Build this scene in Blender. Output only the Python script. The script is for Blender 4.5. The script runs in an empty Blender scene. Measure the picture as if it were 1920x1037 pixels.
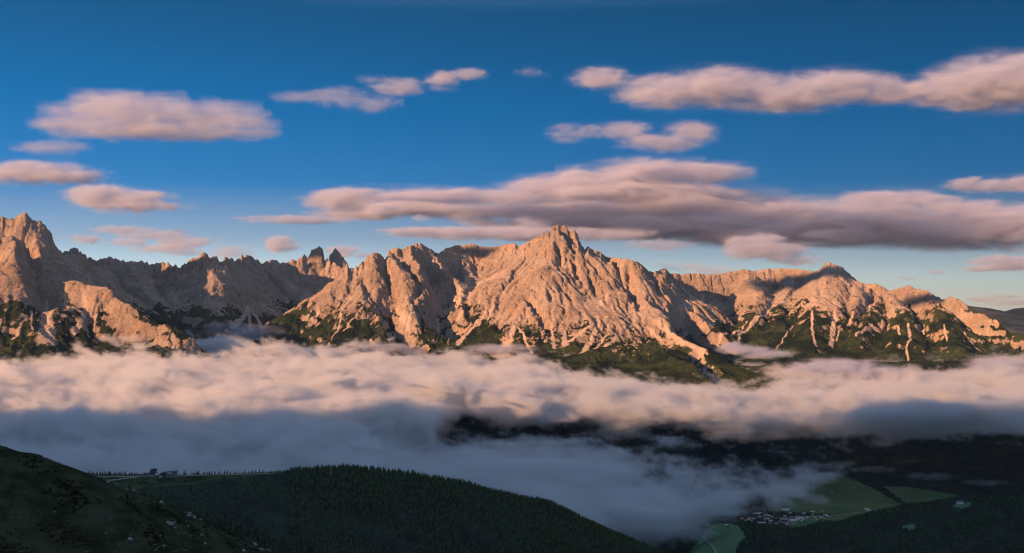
import bpy, math, random
import numpy as np
R = math.radians
SC = bpy.context.scene
DO_CLOUDS = True
DO_FOREST = True
DO_HAZE, HAZE = True, 5.0e-6

# ------------------------------------------------------------------ camera
F, HZ, CX, CY = 2000.0, 565.0, 960.0, 518.5      # focal length, horizon row, centre, in photo pixels
PITCH = math.atan((HZ - CY) / F)
cam = bpy.data.cameras.new('camera'); camo = bpy.data.objects.new('camera', cam)
SC.collection.objects.link(camo); SC.camera = camo
cam.sensor_width = 36.0; cam.lens = 36.0 * F / 1920.0
cam.clip_start = 1.0; cam.clip_end = 200000.0
camo.location = (0, 0, 0); camo.rotation_euler = (math.pi / 2 + PITCH, 0, 0)

# ------------------------------------------------------------------ light
SUN_AZ, SUN_EL = R(44), R(11)       # the sun stands behind the camera, this far round to the left
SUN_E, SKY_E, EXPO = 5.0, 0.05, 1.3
sun = bpy.data.lights.new('sun', 'SUN'); suno = bpy.data.objects.new('sun', sun)
SC.collection.objects.link(suno)
sun.energy = SUN_E; sun.angle = R(0.5); sun.color = (1.0, 0.515, 0.27)
LD = np.array([math.sin(SUN_AZ) * math.cos(SUN_EL), math.cos(SUN_AZ) * math.cos(SUN_EL), -math.sin(SUN_EL)])  # light travels
from mathutils import Vector
suno.rotation_euler = Vector(LD).to_track_quat('-Z', 'Y').to_euler()
W = bpy.data.worlds.new('World'); SC.world = W; W.use_nodes = True
nt = W.node_tree; nt.nodes.clear()
sky = nt.nodes.new('ShaderNodeTexSky'); sky.sky_type = 'NISHITA'; sky.sun_disc = False
sky.sun_elevation = SUN_EL; sky.sun_rotation = math.pi - SUN_AZ   # same direction as the lamp
sky.altitude = 2300; sky.air_density = 1.0; sky.dust_density = 0.6; sky.ozone_density = 2.2
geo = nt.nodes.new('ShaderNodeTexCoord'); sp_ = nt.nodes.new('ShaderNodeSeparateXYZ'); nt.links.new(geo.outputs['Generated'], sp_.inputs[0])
rp = nt.nodes.new('ShaderNodeValToRGB'); nt.links.new(sp_.outputs['Z'], rp.inputs[0])   # sky tint: pale horizon, deep blue in frame, brightened overhead to fill shade
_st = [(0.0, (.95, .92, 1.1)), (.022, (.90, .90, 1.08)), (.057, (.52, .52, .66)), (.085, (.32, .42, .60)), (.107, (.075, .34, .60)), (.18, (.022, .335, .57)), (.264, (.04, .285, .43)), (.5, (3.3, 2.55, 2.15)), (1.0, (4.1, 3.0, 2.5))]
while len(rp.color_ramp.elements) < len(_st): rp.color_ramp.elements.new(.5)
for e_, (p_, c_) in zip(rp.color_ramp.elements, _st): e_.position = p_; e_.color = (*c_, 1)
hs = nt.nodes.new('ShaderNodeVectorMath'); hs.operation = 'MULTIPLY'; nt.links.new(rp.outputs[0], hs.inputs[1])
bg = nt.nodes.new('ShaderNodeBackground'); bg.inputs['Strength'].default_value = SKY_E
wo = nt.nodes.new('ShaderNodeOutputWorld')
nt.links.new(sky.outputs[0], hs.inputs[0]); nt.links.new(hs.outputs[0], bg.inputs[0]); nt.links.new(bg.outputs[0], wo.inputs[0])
SC.view_settings.view_transform = 'Standard'; SC.view_settings.look = 'None'
SC.view_settings.exposure = EXPO; SC.view_settings.gamma = 1.0
cy = SC.cycles
cy.max_bounces = 8; cy.diffuse_bounces = 2; cy.glossy_bounces = 1; cy.transmission_bounces = 1
cy.volume_bounces = 6; cy.transparent_max_bounces = 8
cy.volume_step_rate = 1.2; cy.volume_max_steps = 256
cy.filter_width = 1.15; cy.use_denoising = True; cy.use_adaptive_sampling = True; cy.adaptive_threshold = 0.02

# ------------------------------------------------------------------ helpers
def Wp(px, py, D):
    """world point seen at photo pixel (px, py) at distance D along +Y"""
    u = (px - CX) / F; v = (CY - py) / F
    dy = math.cos(PITCH) - v * math.sin(PITCH); dz = math.sin(PITCH) + v * math.cos(PITCH)
    return (u / dy * D, D, dz / dy * D)

def tag(o, label=None, cat=None, group=None, kind=None):
    if label: o['label'] = label
    if cat: o['category'] = cat
    if group: o['group'] = group
    if kind: o['kind'] = kind
    return o

def link(o, parent=None):
    SC.collection.objects.link(o)
    if parent: o.parent = parent
    return o

def np_mesh(name, verts, quads=None, tris=None, mats=(), mat_idx=None, smooth=True, attrs=None):
    me = bpy.data.meshes.new(name)
    verts = np.ascontiguousarray(verts, np.float32)
    me.vertices.add(len(verts)); me.vertices.foreach_set('co', verts.ravel())
    loops = []; starts = []; s = 0
    if quads is not None and len(quads):
        loops.append(quads.ravel()); starts.append(np.arange(len(quads)) * 4); s = len(quads) * 4
    if tris is not None and len(tris):
        loops.append(tris.ravel()); starts.append(s + np.arange(len(tris)) * 3)
    loops = np.concatenate(loops).astype(np.int32); starts = np.concatenate(starts).astype(np.int32)
    me.loops.add(len(loops)); me.loops.foreach_set('vertex_index', loops)
    me.polygons.add(len(starts)); me.polygons.foreach_set('loop_start', starts)
    if mat_idx is not None: me.polygons.foreach_set('material_index', np.asarray(mat_idx, np.int32))
    me.polygons.foreach_set('use_smooth', np.full(len(starts), smooth))
    me.update(calc_edges=True)
    for k, v in (attrs or {}).items():
        a = me.attributes.new(k, 'FLOAT', 'POINT'); a.data.foreach_set('value', np.ascontiguousarray(v, np.float32).ravel())
    for m in mats: me.materials.append(m)
    return me

def obj(name, me, parent=None):
    return link(bpy.data.objects.new(name, me), parent)

def grid_quads(nx, ny):
    i = np.arange(nx - 1)[None, :] + np.arange(ny - 1)[:, None] * nx
    return np.stack([i, i + 1, i + nx + 1, i + nx], -1).reshape(-1, 4)

# noise ---------------------------------------------------------------
_rng = np.random.RandomState(7)
_P = _rng.permutation(256); _P = np.concatenate([_P, _P, _P])
_ang = _rng.rand(256) * 2 * np.pi; _GX, _GY = np.cos(_ang), np.sin(_ang)
def perlin(x, y, seed=0):
    x = x + seed * 17.31; y = y + seed * 9.77
    xi = np.floor(x).astype(np.int64); yi = np.floor(y).astype(np.int64)
    xf = x - xi; yf = y - yi; xi &= 255; yi &= 255
    u = xf ** 3 * (xf * (xf * 6 - 15) + 10); v = yf ** 3 * (yf * (yf * 6 - 15) + 10)
    def g(ix, iy, dx, dy):
        k = _P[_P[ix & 255] + (iy & 255)]
        return _GX[k] * dx + _GY[k] * dy
    a = g(xi, yi, xf, yf); b = g(xi + 1, yi, xf - 1, yf); c = g(xi, yi + 1, xf, yf - 1); d = g(xi + 1, yi + 1, xf - 1, yf - 1)
    return (a + (b - a) * u + (c - a) * v + (a - b - c + d) * u * v) * 1.5
def fbm(x, y, o=4, seed=0, gain=.5):
    s = 0; a = 1; t = 0
    for k in range(o):
        s = s + a * perlin(x, y, seed + k); t += a; a *= gain; x = x * 2.03; y = y * 2.03
    return s / t
def ridged(x, y, o=4, seed=0, gain=.5):
    s = 0; a = 1; t = 0
    for k in range(o):
        n = 1 - np.abs(perlin(x, y, seed + k)) * 2.0
        s = s + a * n; t += a; a *= gain; x = x * 2.07; y = y * 2.07
    return s / t
def sstep(a, b, x):
    t = np.clip((x - a) / (b - a), 0, 1); return t * t * (3 - 2 * t)
def blur(a, n=1):
    for _ in range(n):
        p = np.pad(a, 1, mode='edge')
        a = (p[:-2, 1:-1] + p[2:, 1:-1] + p[1:-1, :-2] + p[1:-1, 2:] + 2 * p[1:-1, 1:-1]) / 6
    return a
def bil(a, fx, fy):
    ny, nx = a.shape
    fx = np.clip(fx, 0, nx - 1.001); fy = np.clip(fy, 0, ny - 1.001)
    ix = fx.astype(np.int64); iy = fy.astype(np.int64); u = fx - ix; v = fy - iy
    return a[iy, ix] * (1 - u) * (1 - v) + a[iy, ix + 1] * u * (1 - v) + a[iy + 1, ix] * (1 - u) * v + a[iy + 1, ix + 1] * u * v

def cubic_up(a, fx, fy):
    """Catmull-Rom sampling on separable axes fx (nx') and fy (ny')"""
    def w(f, n):
        f = np.clip(f, 0, n - 1.001); i = f.astype(np.int64); t = f - i
        idx = [np.clip(i + k, 0, n - 1) for k in (-1, 0, 1, 2)]
        ws = [(-t**3 + 2*t**2 - t) / 2, (3*t**3 - 5*t**2 + 2) / 2, (-3*t**3 + 4*t**2 + t) / 2, (t**3 - t**2) / 2]
        return idx, ws
    iy, wy = w(fy, a.shape[0]); b = sum(a[iy[k]] * wy[k][:, None] for k in range(4))
    ix, wx = w(fx, a.shape[1]); return sum(b[:, ix[k]] * wx[k][None, :] for k in range(4))

def ridge_field(X, Y, ridges):
    """height field = highest of all ridges; a ridge is (points, profile) with profile = [(distance, drop) ...]"""
    H = np.full(X.shape, -5000.0)
    for pts, prof in ridges:
        pts = np.array([Wp(*p) for p in pts])
        pd = np.array([p[0] for p in prof], float); ph = np.array([p[1] for p in prof], float)
        for a, b in zip(pts[:-1], pts[1:]):
            d = b[:2] - a[:2]; L = max((d ** 2).sum(), 1e-6)
            t = np.clip(((X - a[0]) * d[0] + (Y - a[1]) * d[1]) / L, 0, 1)
            dist = np.hypot(X - a[0] - t * d[0], Y - a[1] - t * d[1])
            z = a[2] + (b[2] - a[2]) * t
            drop = np.interp(dist, pd, ph) + np.maximum(dist - pd[-1], 0) * 0.5
            H = np.maximum(H, z - drop)
    return H

def erode(h, cell, n, batches, steps=48, seed=1, erod=.28, dep=.25, cap=5.0):
    """droplets run over the height field, cut gullies and leave scree; returns height, flow, deposit"""
    rs = np.random.RandomState(seed); ny, nx = h.shape
    h = h / cell; flow = np.zeros_like(h); depo = np.zeros_like(h)
    for b in range(batches):
        px = rs.rand(n) * (nx - 3) + 1; py = rs.rand(n) * (ny - 3) + 1
        dx = np.zeros(n); dy = np.zeros(n); sp = np.ones(n); wa = np.ones(n); se = np.zeros(n)
        for s in range(steps):
            ix = px.astype(np.int64); iy = py.astype(np.int64); u = px - ix; v = py - iy
            a = h[iy, ix]; bb = h[iy, ix + 1]; c = h[iy + 1, ix]; d = h[iy + 1, ix + 1]
            gx = (bb - a) * (1 - v) + (d - c) * v; gy = (c - a) * (1 - u) + (d - bb) * u
            h0 = a * (1 - u) * (1 - v) + bb * u * (1 - v) + c * (1 - u) * v + d * u * v
            dx = dx * .25 - gx * .75; dy = dy * .25 - gy * .75
            l = np.hypot(dx, dy) + 1e-9; dx /= l; dy /= l
            npx = px + dx; npy = py + dy
            ok = (npx > 1) & (npx < nx - 2) & (npy > 1) & (npy < ny - 2)
            npx = np.where(ok, npx, px); npy = np.where(ok, npy, py); wa = np.where(ok, wa, 0)
            h1 = bil(h, npx, npy); dh = h1 - h0
            capy = np.maximum(-dh, .01) * sp * wa * cap
            up = dh > 0
            ds = np.where(up, np.minimum(dh, se), np.where(se > capy, (se - capy) * dep, -np.minimum((capy - se) * erod, -dh * .6)))
            ds = np.where(wa > 0, ds, 0); ds = np.clip(ds, -.25, .25)
            se = se - ds
            idx = iy * nx + ix
            for o_, w_ in ((0, (1 - u) * (1 - v)), (1, u * (1 - v)), (nx, (1 - u) * v), (nx + 1, u * v)):
                h.ravel()[:] += np.bincount(idx + o_, ds * w_, minlength=h.size) * .35
                if o_ == 0:
                    flow.ravel()[:] += np.bincount(idx, wa, minlength=h.size)
                    depo.ravel()[:] += np.bincount(idx, np.maximum(ds, 0), minlength=h.size)
            sp = np.sqrt(np.maximum(sp * sp - dh * .5, .01)); sp = np.minimum(sp, 3); wa = wa * .985
            px, py = npx, npy
    return h * cell, flow, depo

def mat(name):
    m = bpy.data.materials.new(name); m.use_nodes = True
    n = m.node_tree; n.nodes.clear()
    return m, n

class NB:
    """small node-tree builder"""
    def __init__(s, tree): s.t = tree
    def n(s, typ, _props=None, **ins):
        nd = s.t.nodes.new(typ)
        for k, v in (_props or {}).items(): setattr(nd, k, v)
        for k, v in ins.items():
            key = int(k[1:]) if k[0] == 'i' and k[1:].isdigit() else k.replace('_', ' ')
            s.set(nd.inputs[key], v)
        return nd
    def set(s, sock, v):
        if isinstance(v, bpy.types.NodeSocket): s.t.links.new(v, sock)
        elif isinstance(v, bpy.types.Node): s.t.links.new(v.outputs[0], sock)
        else: sock.default_value = v
    def m(s, op, a, b=0.0, c=None, clamp=False):
        nd = s.t.nodes.new('ShaderNodeMath'); nd.operation = op; nd.use_clamp = clamp
        s.set(nd.inputs[0], a); s.set(nd.inputs[1], b)
        if c is not None: s.set(nd.inputs[2], c)
        return nd.outputs[0]
    def vm(s, op, a, b=(0, 0, 0)):
        nd = s.t.nodes.new('ShaderNodeVectorMath'); nd.operation = op
        s.set(nd.inputs[0], a); s.set(nd.inputs[1], b)
        return nd.outputs[0]
    def mix(s, f, a, b):
        nd = s.t.nodes.new('ShaderNodeMix'); nd.data_type = 'RGBA'
        s.set(nd.inputs[0], f); s.set(nd.inputs[6], a); s.set(nd.inputs[7], b)
        return nd.outputs[2]
    def attr(s, name):
        nd = s.t.nodes.new('ShaderNodeAttribute'); nd.attribute_name = name; return nd.outputs['Fac']
    def noise(s, vec, scale, detail=4, rough=.55, dist=0.0):
        nd = s.t.nodes.new('ShaderNodeTexNoise'); s.set(nd.inputs['Vector'], vec)
        nd.inputs['Scale'].default_value = scale; nd.inputs['Detail'].default_value = detail
        nd.inputs['Roughness'].default_value = rough; nd.inputs['Distortion'].default_value = dist
        return nd.outputs['Fac']
    def ramp(s, fac, lo, hi):
        nd = s.t.nodes.new('ShaderNodeMapRange'); s.set(nd.inputs[0], fac); nd.interpolation_type = 'SMOOTHSTEP'
        s.set(nd.inputs[1], lo); s.set(nd.inputs[2], hi); return nd.outputs[0]
    def out(s, bsdf):
        o = s.t.nodes.new('ShaderNodeOutputMaterial'); s.t.links.new(bsdf, o.inputs[0])

def rgb(r, g, b): return (r, g, b, 1.0)

# ------------------------------------------------------------------ the far range
SKYLINE = [(-400,420),(-200,430),(-60,400),(0,407),(20,410),(34,403),(50,399),(60,412),(72,414),(84,420),(95,437),(105,462),(116,473),(128,468),(141,464),
 (152,472),(165,482),(178,487),(205,482),(222,487),(240,491),(265,489),(285,496),(300,492),(318,494),(336,500),(352,490),(368,482),(382,473),(388,475),(392,484),(400,478),
 (408,482),(412,490),(425,482),(440,487),(452,480),(465,478),(478,484),(490,492),(500,489),(515,487),(530,492),(545,487),(556,487),(565,481),(572,476),(576,481),(583,469),(592,464),
 (600,461),(606,468),(609,485),(613,486),(620,474),(630,467),(640,475),(650,490),(657,503),(664,502),(675,495),(690,480),(703,473),(714,476),(722,486),(728,469),(745,463),
 (752,467),(763,462),(775,458),(788,456),(797,461),(810,468),(822,475),(835,466),(855,460),(885,457),(905,462),(920,464),(940,460),(962,456),(975,461),(990,453),
 (1005,444),(1020,436),(1032,430),(1037,423),(1046,422),(1052,427),(1056,422),(1064,424),(1068,432),(1076,429),(1083,438),(1090,456),(1096,464),(1104,462),(1112,468),(1125,472),
 (1138,482),(1160,484),(1180,486),(1194,490),(1205,497),(1216,508),(1226,510),(1238,505),(1248,503),(1256,511),(1275,514),(1300,512),(1330,515),(1350,513),(1370,509),
 (1395,505),(1410,508),(1440,504),(1475,503),(1500,505),(1520,508),(1534,508),(1545,495),(1556,491),(1566,496),(1580,500),(1592,512),(1612,529),(1625,533),(1640,531),(1655,537),(1668,545),
 (1690,539),(1703,535),(1718,541),(1740,545),(1757,556),(1768,562),(1780,556),(1795,560),(1806,566),(1815,577),(1835,588),(1870,603),(1900,622),(1920,634),(2000,680),(2200,760)]
CLIFF = [(0,0),(50,40),(150,190),(400,420),(900,780),(1600,1150)]
FACE = [(0,0),(40,30),(120,130),(300,280),(700,560),(1200,880),(1700,1180)]
SOFT = [(0,0),(150,60),(400,230),(900,560),(1600,900)]
SPUR = [(0,0),(80,24),(240,130),(560,390),(1050,740),(1600,1080)]
WOOD = [(0,0),(150,40),(500,230),(1200,600)]
RIDGES = [
 # left massif
 ([(-500,470,8900),(-200,440,9100),(-60,404,9300),(20,410,9400),(50,400,9400),(84,420,9500),(105,462,9600),(120,500,9900)], CLIFF),
 ([(-120,460,8900),(0,462,8750),(36,444,8700),(47,482,8600),(68,530,8500),(80,570,8400)], CLIFF),
 ([(98,535,8700),(120,527,8700),(150,530,8650),(190,540,8600)], CLIFF), ([(203,550,8500),(240,565,8400),(275,588,8300),(345,625,8100)], CLIFF),
 # shaded wall behind
 ([(116,473,10200),(141,464,10300),(170,487,10600),(240,491,10900),(300,492,10900),(336,500,10600),(382,473,10700),(425,482,11400),(465,478,12300),(490,492,13300)], CLIFF),
 ([(382,480,10700),(400,560,10200),(410,620,9800)], SPUR),
 ([(141,470,10300),(180,530,9900),(240,590,9500)], SPUR),
 ([(250,490,10900),(300,560,10200)], SPUR),
 ([(480,500,12600),(540,530,12300),(610,560,11900)], SOFT),
 # pink wall and the towers
 ([(425,482,12600),(490,492,13400),(530,492,13800),(600,492,14000),(660,503,13800),(720,520,13400)], CLIFF),
 ([(572,480,15600),(590,466,15600),(602,463,15600)], [(0,0),(30,60),(90,330),(250,480),(900,900)]),
 ([(622,474,15800),(634,468,15800)], [(0,0),(30,60),(110,330),(250,480),(900,900)]),
 # central massif
 ([(657,505,10600),(690,480,10600),(705,473,10600),(728,469,10900),(788,456,11000),(822,475,11200),(860,460,11700),(905,462,11700),(962,457,11500),(1005,444,11200),(1046,422,11100),(1080,430,11100),(1100,464,11100),(1138,482,11000),(1190,489,10800),(1216,506,10800),(1245,504,11200)], FACE),
 ([(705,473,10600),(655,510,10500),(610,548,10300),(560,580,10100),(500,622,9800),(460,660,9500)], SPUR),
 ([(715,480,10600),(742,560,10000),(745,610,9700),(730,660,9300)], SPUR),
 ([(780,460,10950),(800,530,10300),(812,590,9900),(800,650,9500)], SPUR),
 ([(640,530,10400),(650,600,9900),(640,650,9500)], SPUR),
 ([(860,462,11700),(870,500,11300)], SPUR),
 ([(1000,450,11150),(960,500,10800),(920,560,10300),(880,610,9900),(840,650,9500)], SPUR),
 ([(1046,425,11100),(1020,500,10500),(1005,580,10000),(985,620,9700),(950,665,9350)], SPUR),
 ([(1080,432,11100),(1085,520,10450),(1090,600,9950),(1110,650,9600)], SPUR),
 ([(1110,470,11050),(1140,540,10450),(1150,600,10000),(1170,640,9700)], SPUR),
 ([(1190,489,10800),(1205,560,10250),(1250,610,9800),(1310,655,9300)], SPUR),
 # right massif
 ([(1216,510,11800),(1260,512,12200),(1330,515,12400),(1395,505,12500),(1475,503,12500),(1530,508,12200),(1556,491,12000),(1600,520,11800),(1640,531,11700),(1668,545,11600),(1703,535,11400),(1745,547,11200),(1768,562,11000),(1783,556,10900),(1815,577,10700),(1870,603,10300),(1920,634,9900),(2050,700,9500)], FACE),
 ([(1395,510,12500),(1420,560,11500),(1400,610,10700),(1350,655,9900)], SPUR),
 ([(1475,510,12500),(1480,560,11500),(1440,620,10500),(1400,670,9800)], SPUR),
 ([(1556,495,12000),(1530,560,11000),(1520,620,10300),(1500,670,9700)], SPUR),
 ([(1600,522,11800),(1610,580,10900),(1600,640,10100)], SPUR),
 ([(1668,547,11600),(1690,590,10700),(1700,640,10000)], SPUR),
 ([(1745,549,11200),(1780,600,10400),(1800,650,9700)], SPUR),
 # wooded foothills
 ([(860,700,8800),(1000,690,8900),(1150,650,9300),(1230,650,9200),(1300,690,8700),(1380,740,8100)], WOOD),
 ([(1340,690,9500),(1450,670,9500),(1520,690,8900),(1600,700,9000),(1800,690,9200),(1950,680,9200)], WOOD),
 ([(-200,640,8200),(100,640,8200),(330,640,8200),(420,680,8000)], WOOD),
 ([(480,650,9300),(640,670,9000),(800,680,9000)], WOOD),
]
# gullies (carved) and scree runs (pale, smoothed): (width at head, width at foot, points); widths in metres
GULLIES = [
 (70, 110, 110, [(719,481),(728,516),(731,550),(732,574),(739,597),(762,631),(777,652)]), (40, 50, 50, [(716,503),(739,530),(751,562),(754,574)]),
 (110, 170, 200, [(794,464),(809,495),(826,516),(823,545),(832,591)]), (50, 60, 80, [(835,481),(849,501),(855,519)]),
 (35, 35, 60, [(1047,459),(1049,475),(1051,493)]), (30, 30, 50, [(1060,446),(1068,460),(1076,471)]), (30, 40, 45, [(1104,480),(1120,500),(1135,520)]),
 (35, 55, 80, [(1178,502),(1179,523),(1193,551)]), (30, 45, 60, [(1179,548),(1202,573)]), (25, 30, 40, [(1073,493),(1084,515),(1094,536)]),
 (25, 30, 35, [(1042,523),(1056,542),(1070,560)]), (35, 45, 60, [(988,557),(1008,579),(1023,610)]), (40, 55, 70, [(1261,573),(1267,597),(1273,625)]),
 (25, 25, 50, [(1230,520),(1232,548)]), (25, 30, 40, [(1107,523),(1121,554)]), (25, 25, 40, [(1030,543),(1033,560)]), (100, 140, 190, [(1282,580),(1302,602),(1325,628),(1344,647)]),
 (70, 120, 120, [(46,450),(60,490),(80,530),(92,560)]), (60, 90, 90, [(1302,664),(1335,695),(1372,722)]), (40, 60, 60, [(1640,545),(1620,575),(1605,610)]),
 (30, 40, 45, [(680,520),(690,545)]), (40, 50, 55, [(1460,520),(1452,545)]), (50, 60, 60, [(196,556),(205,580)]),
]
RUNS = [
 (170, 90, [(919,524),(880,556),(838,588)]), (80, 60, [(878,521),(862,552),(849,579)]), (60, 60, [(942,510),(900,530),(861,550)]), (40, 50, [(898,568),(878,585),(858,602)]),
 (35, 60, [(927,576),(896,602),(870,630),(858,646)]), (60, 40, [(742,579),(755,600),(768,617)]), (70, 40, [(774,579),(765,614)]), (16, 16, [(670,545),(650,570),(638,585),(638,608),(625,630),(612,652)]),
 (16, 16, [(687,545),(681,573),(662,600),(644,625)]), (40, 30, [(595,588),(580,614)]), (12, 14, [(846,620),(840,646)]), (20, 20, [(823,600),(820,620)]),
 (30, 70, [(464,576),(480,592),(499,611)]), (30, 60, [(466,578),(450,600),(435,615)]), (30, 60, [(467,580),(470,620)]), (30, 60, [(490,570),(520,592)]),
 (30, 170, [(965,610),(953,640),(940,668)]), (20, 30, [(971,613),(985,640),(996,662)]), (30, 70, [(1057,616),(1060,647)]), (20, 45, [(1033,616),(1039,653)]),
 (30, 60, [(1119,616),(1108,640),(1091,662)]), (20, 30, [(1138,627),(1113,655)]), (25, 40, [(1181,610),(1155,632),(1135,650)]), (60, 110, [(1230,600),(1250,618),(1270,635),(1295,646),(1317,656)]),
 (25, 35, [(1209,610),(1225,626),(1240,640)]), (30, 50, [(1141,548),(1122,576)]), (30, 40, [(1116,610),(1090,626),(1067,640)]), (60, 70, [(1317,554),(1296,568),(1277,582)]),
 (18, 18, [(1400,604),(1375,625),(1347,647)]), (50, 40, [(931,576),(900,600)]), (50, 25, [(1445,560),(1442,583),(1417,602),(1380,622),(1350,640)]), (40, 22, [(1471,564),(1440,586),(1407,608),(1385,627),(1385,643)]),
 (30, 50, [(1566,557),(1567,575),(1566,595),(1561,620),(1558,650)]), (25, 30, [(1522,586),(1523,621),(1531,650)]), (30, 16, [(1703,608),(1708,637),(1700,650),(1713,678)]), (30, 20, [(1684,615),(1687,629)]),
 (25, 18, [(1732,611),(1732,629)]), (30, 20, [(1605,630),(1620,621),(1636,611)]), (25, 45, [(1808,624),(1820,640),(1834,656)]), (16, 14, [(1487,611),(1470,634),(1455,656)]), (20, 16, [(1575,610),(1568,640)]),
 (20, 170, [(87,566),(88,600),(88,638)]), (30, 60, [(154,543),(160,583),(150,605),(138,622)]), (16, 16, [(58,583),(60,622)]), (18, 30, [(49,593),(38,612),(26,635)]), (25, 25, [(124,548),(122,575)]),
 (20, 30, [(1655,600),(1652,622)]), (16, 16, [(1770,610),(1776,640)]), (25, 30, [(1600,585),(1590,612)]), (20, 20, [(1340,600),(1334,612)]),
]

def far_base(X, Y):
    # warped so that ridges do not run dead straight
    wx = X + 130 * fbm(X / 700, Y / 700, 4, 3); wy = Y + 130 * fbm(X / 700, Y / 700, 4, 11)
    h = ridge_field(wx, wy, RIDGES)
    floor = -1100 + np.clip((Y - 6400) * .24, 0, 560) + 60 * fbm(X / 900, Y / 900, 3, 5)
    k = 60.0
    m = np.maximum(h, floor); return m + k * np.log1p(np.exp(-np.abs(h - floor) / k)) * .7

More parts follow.
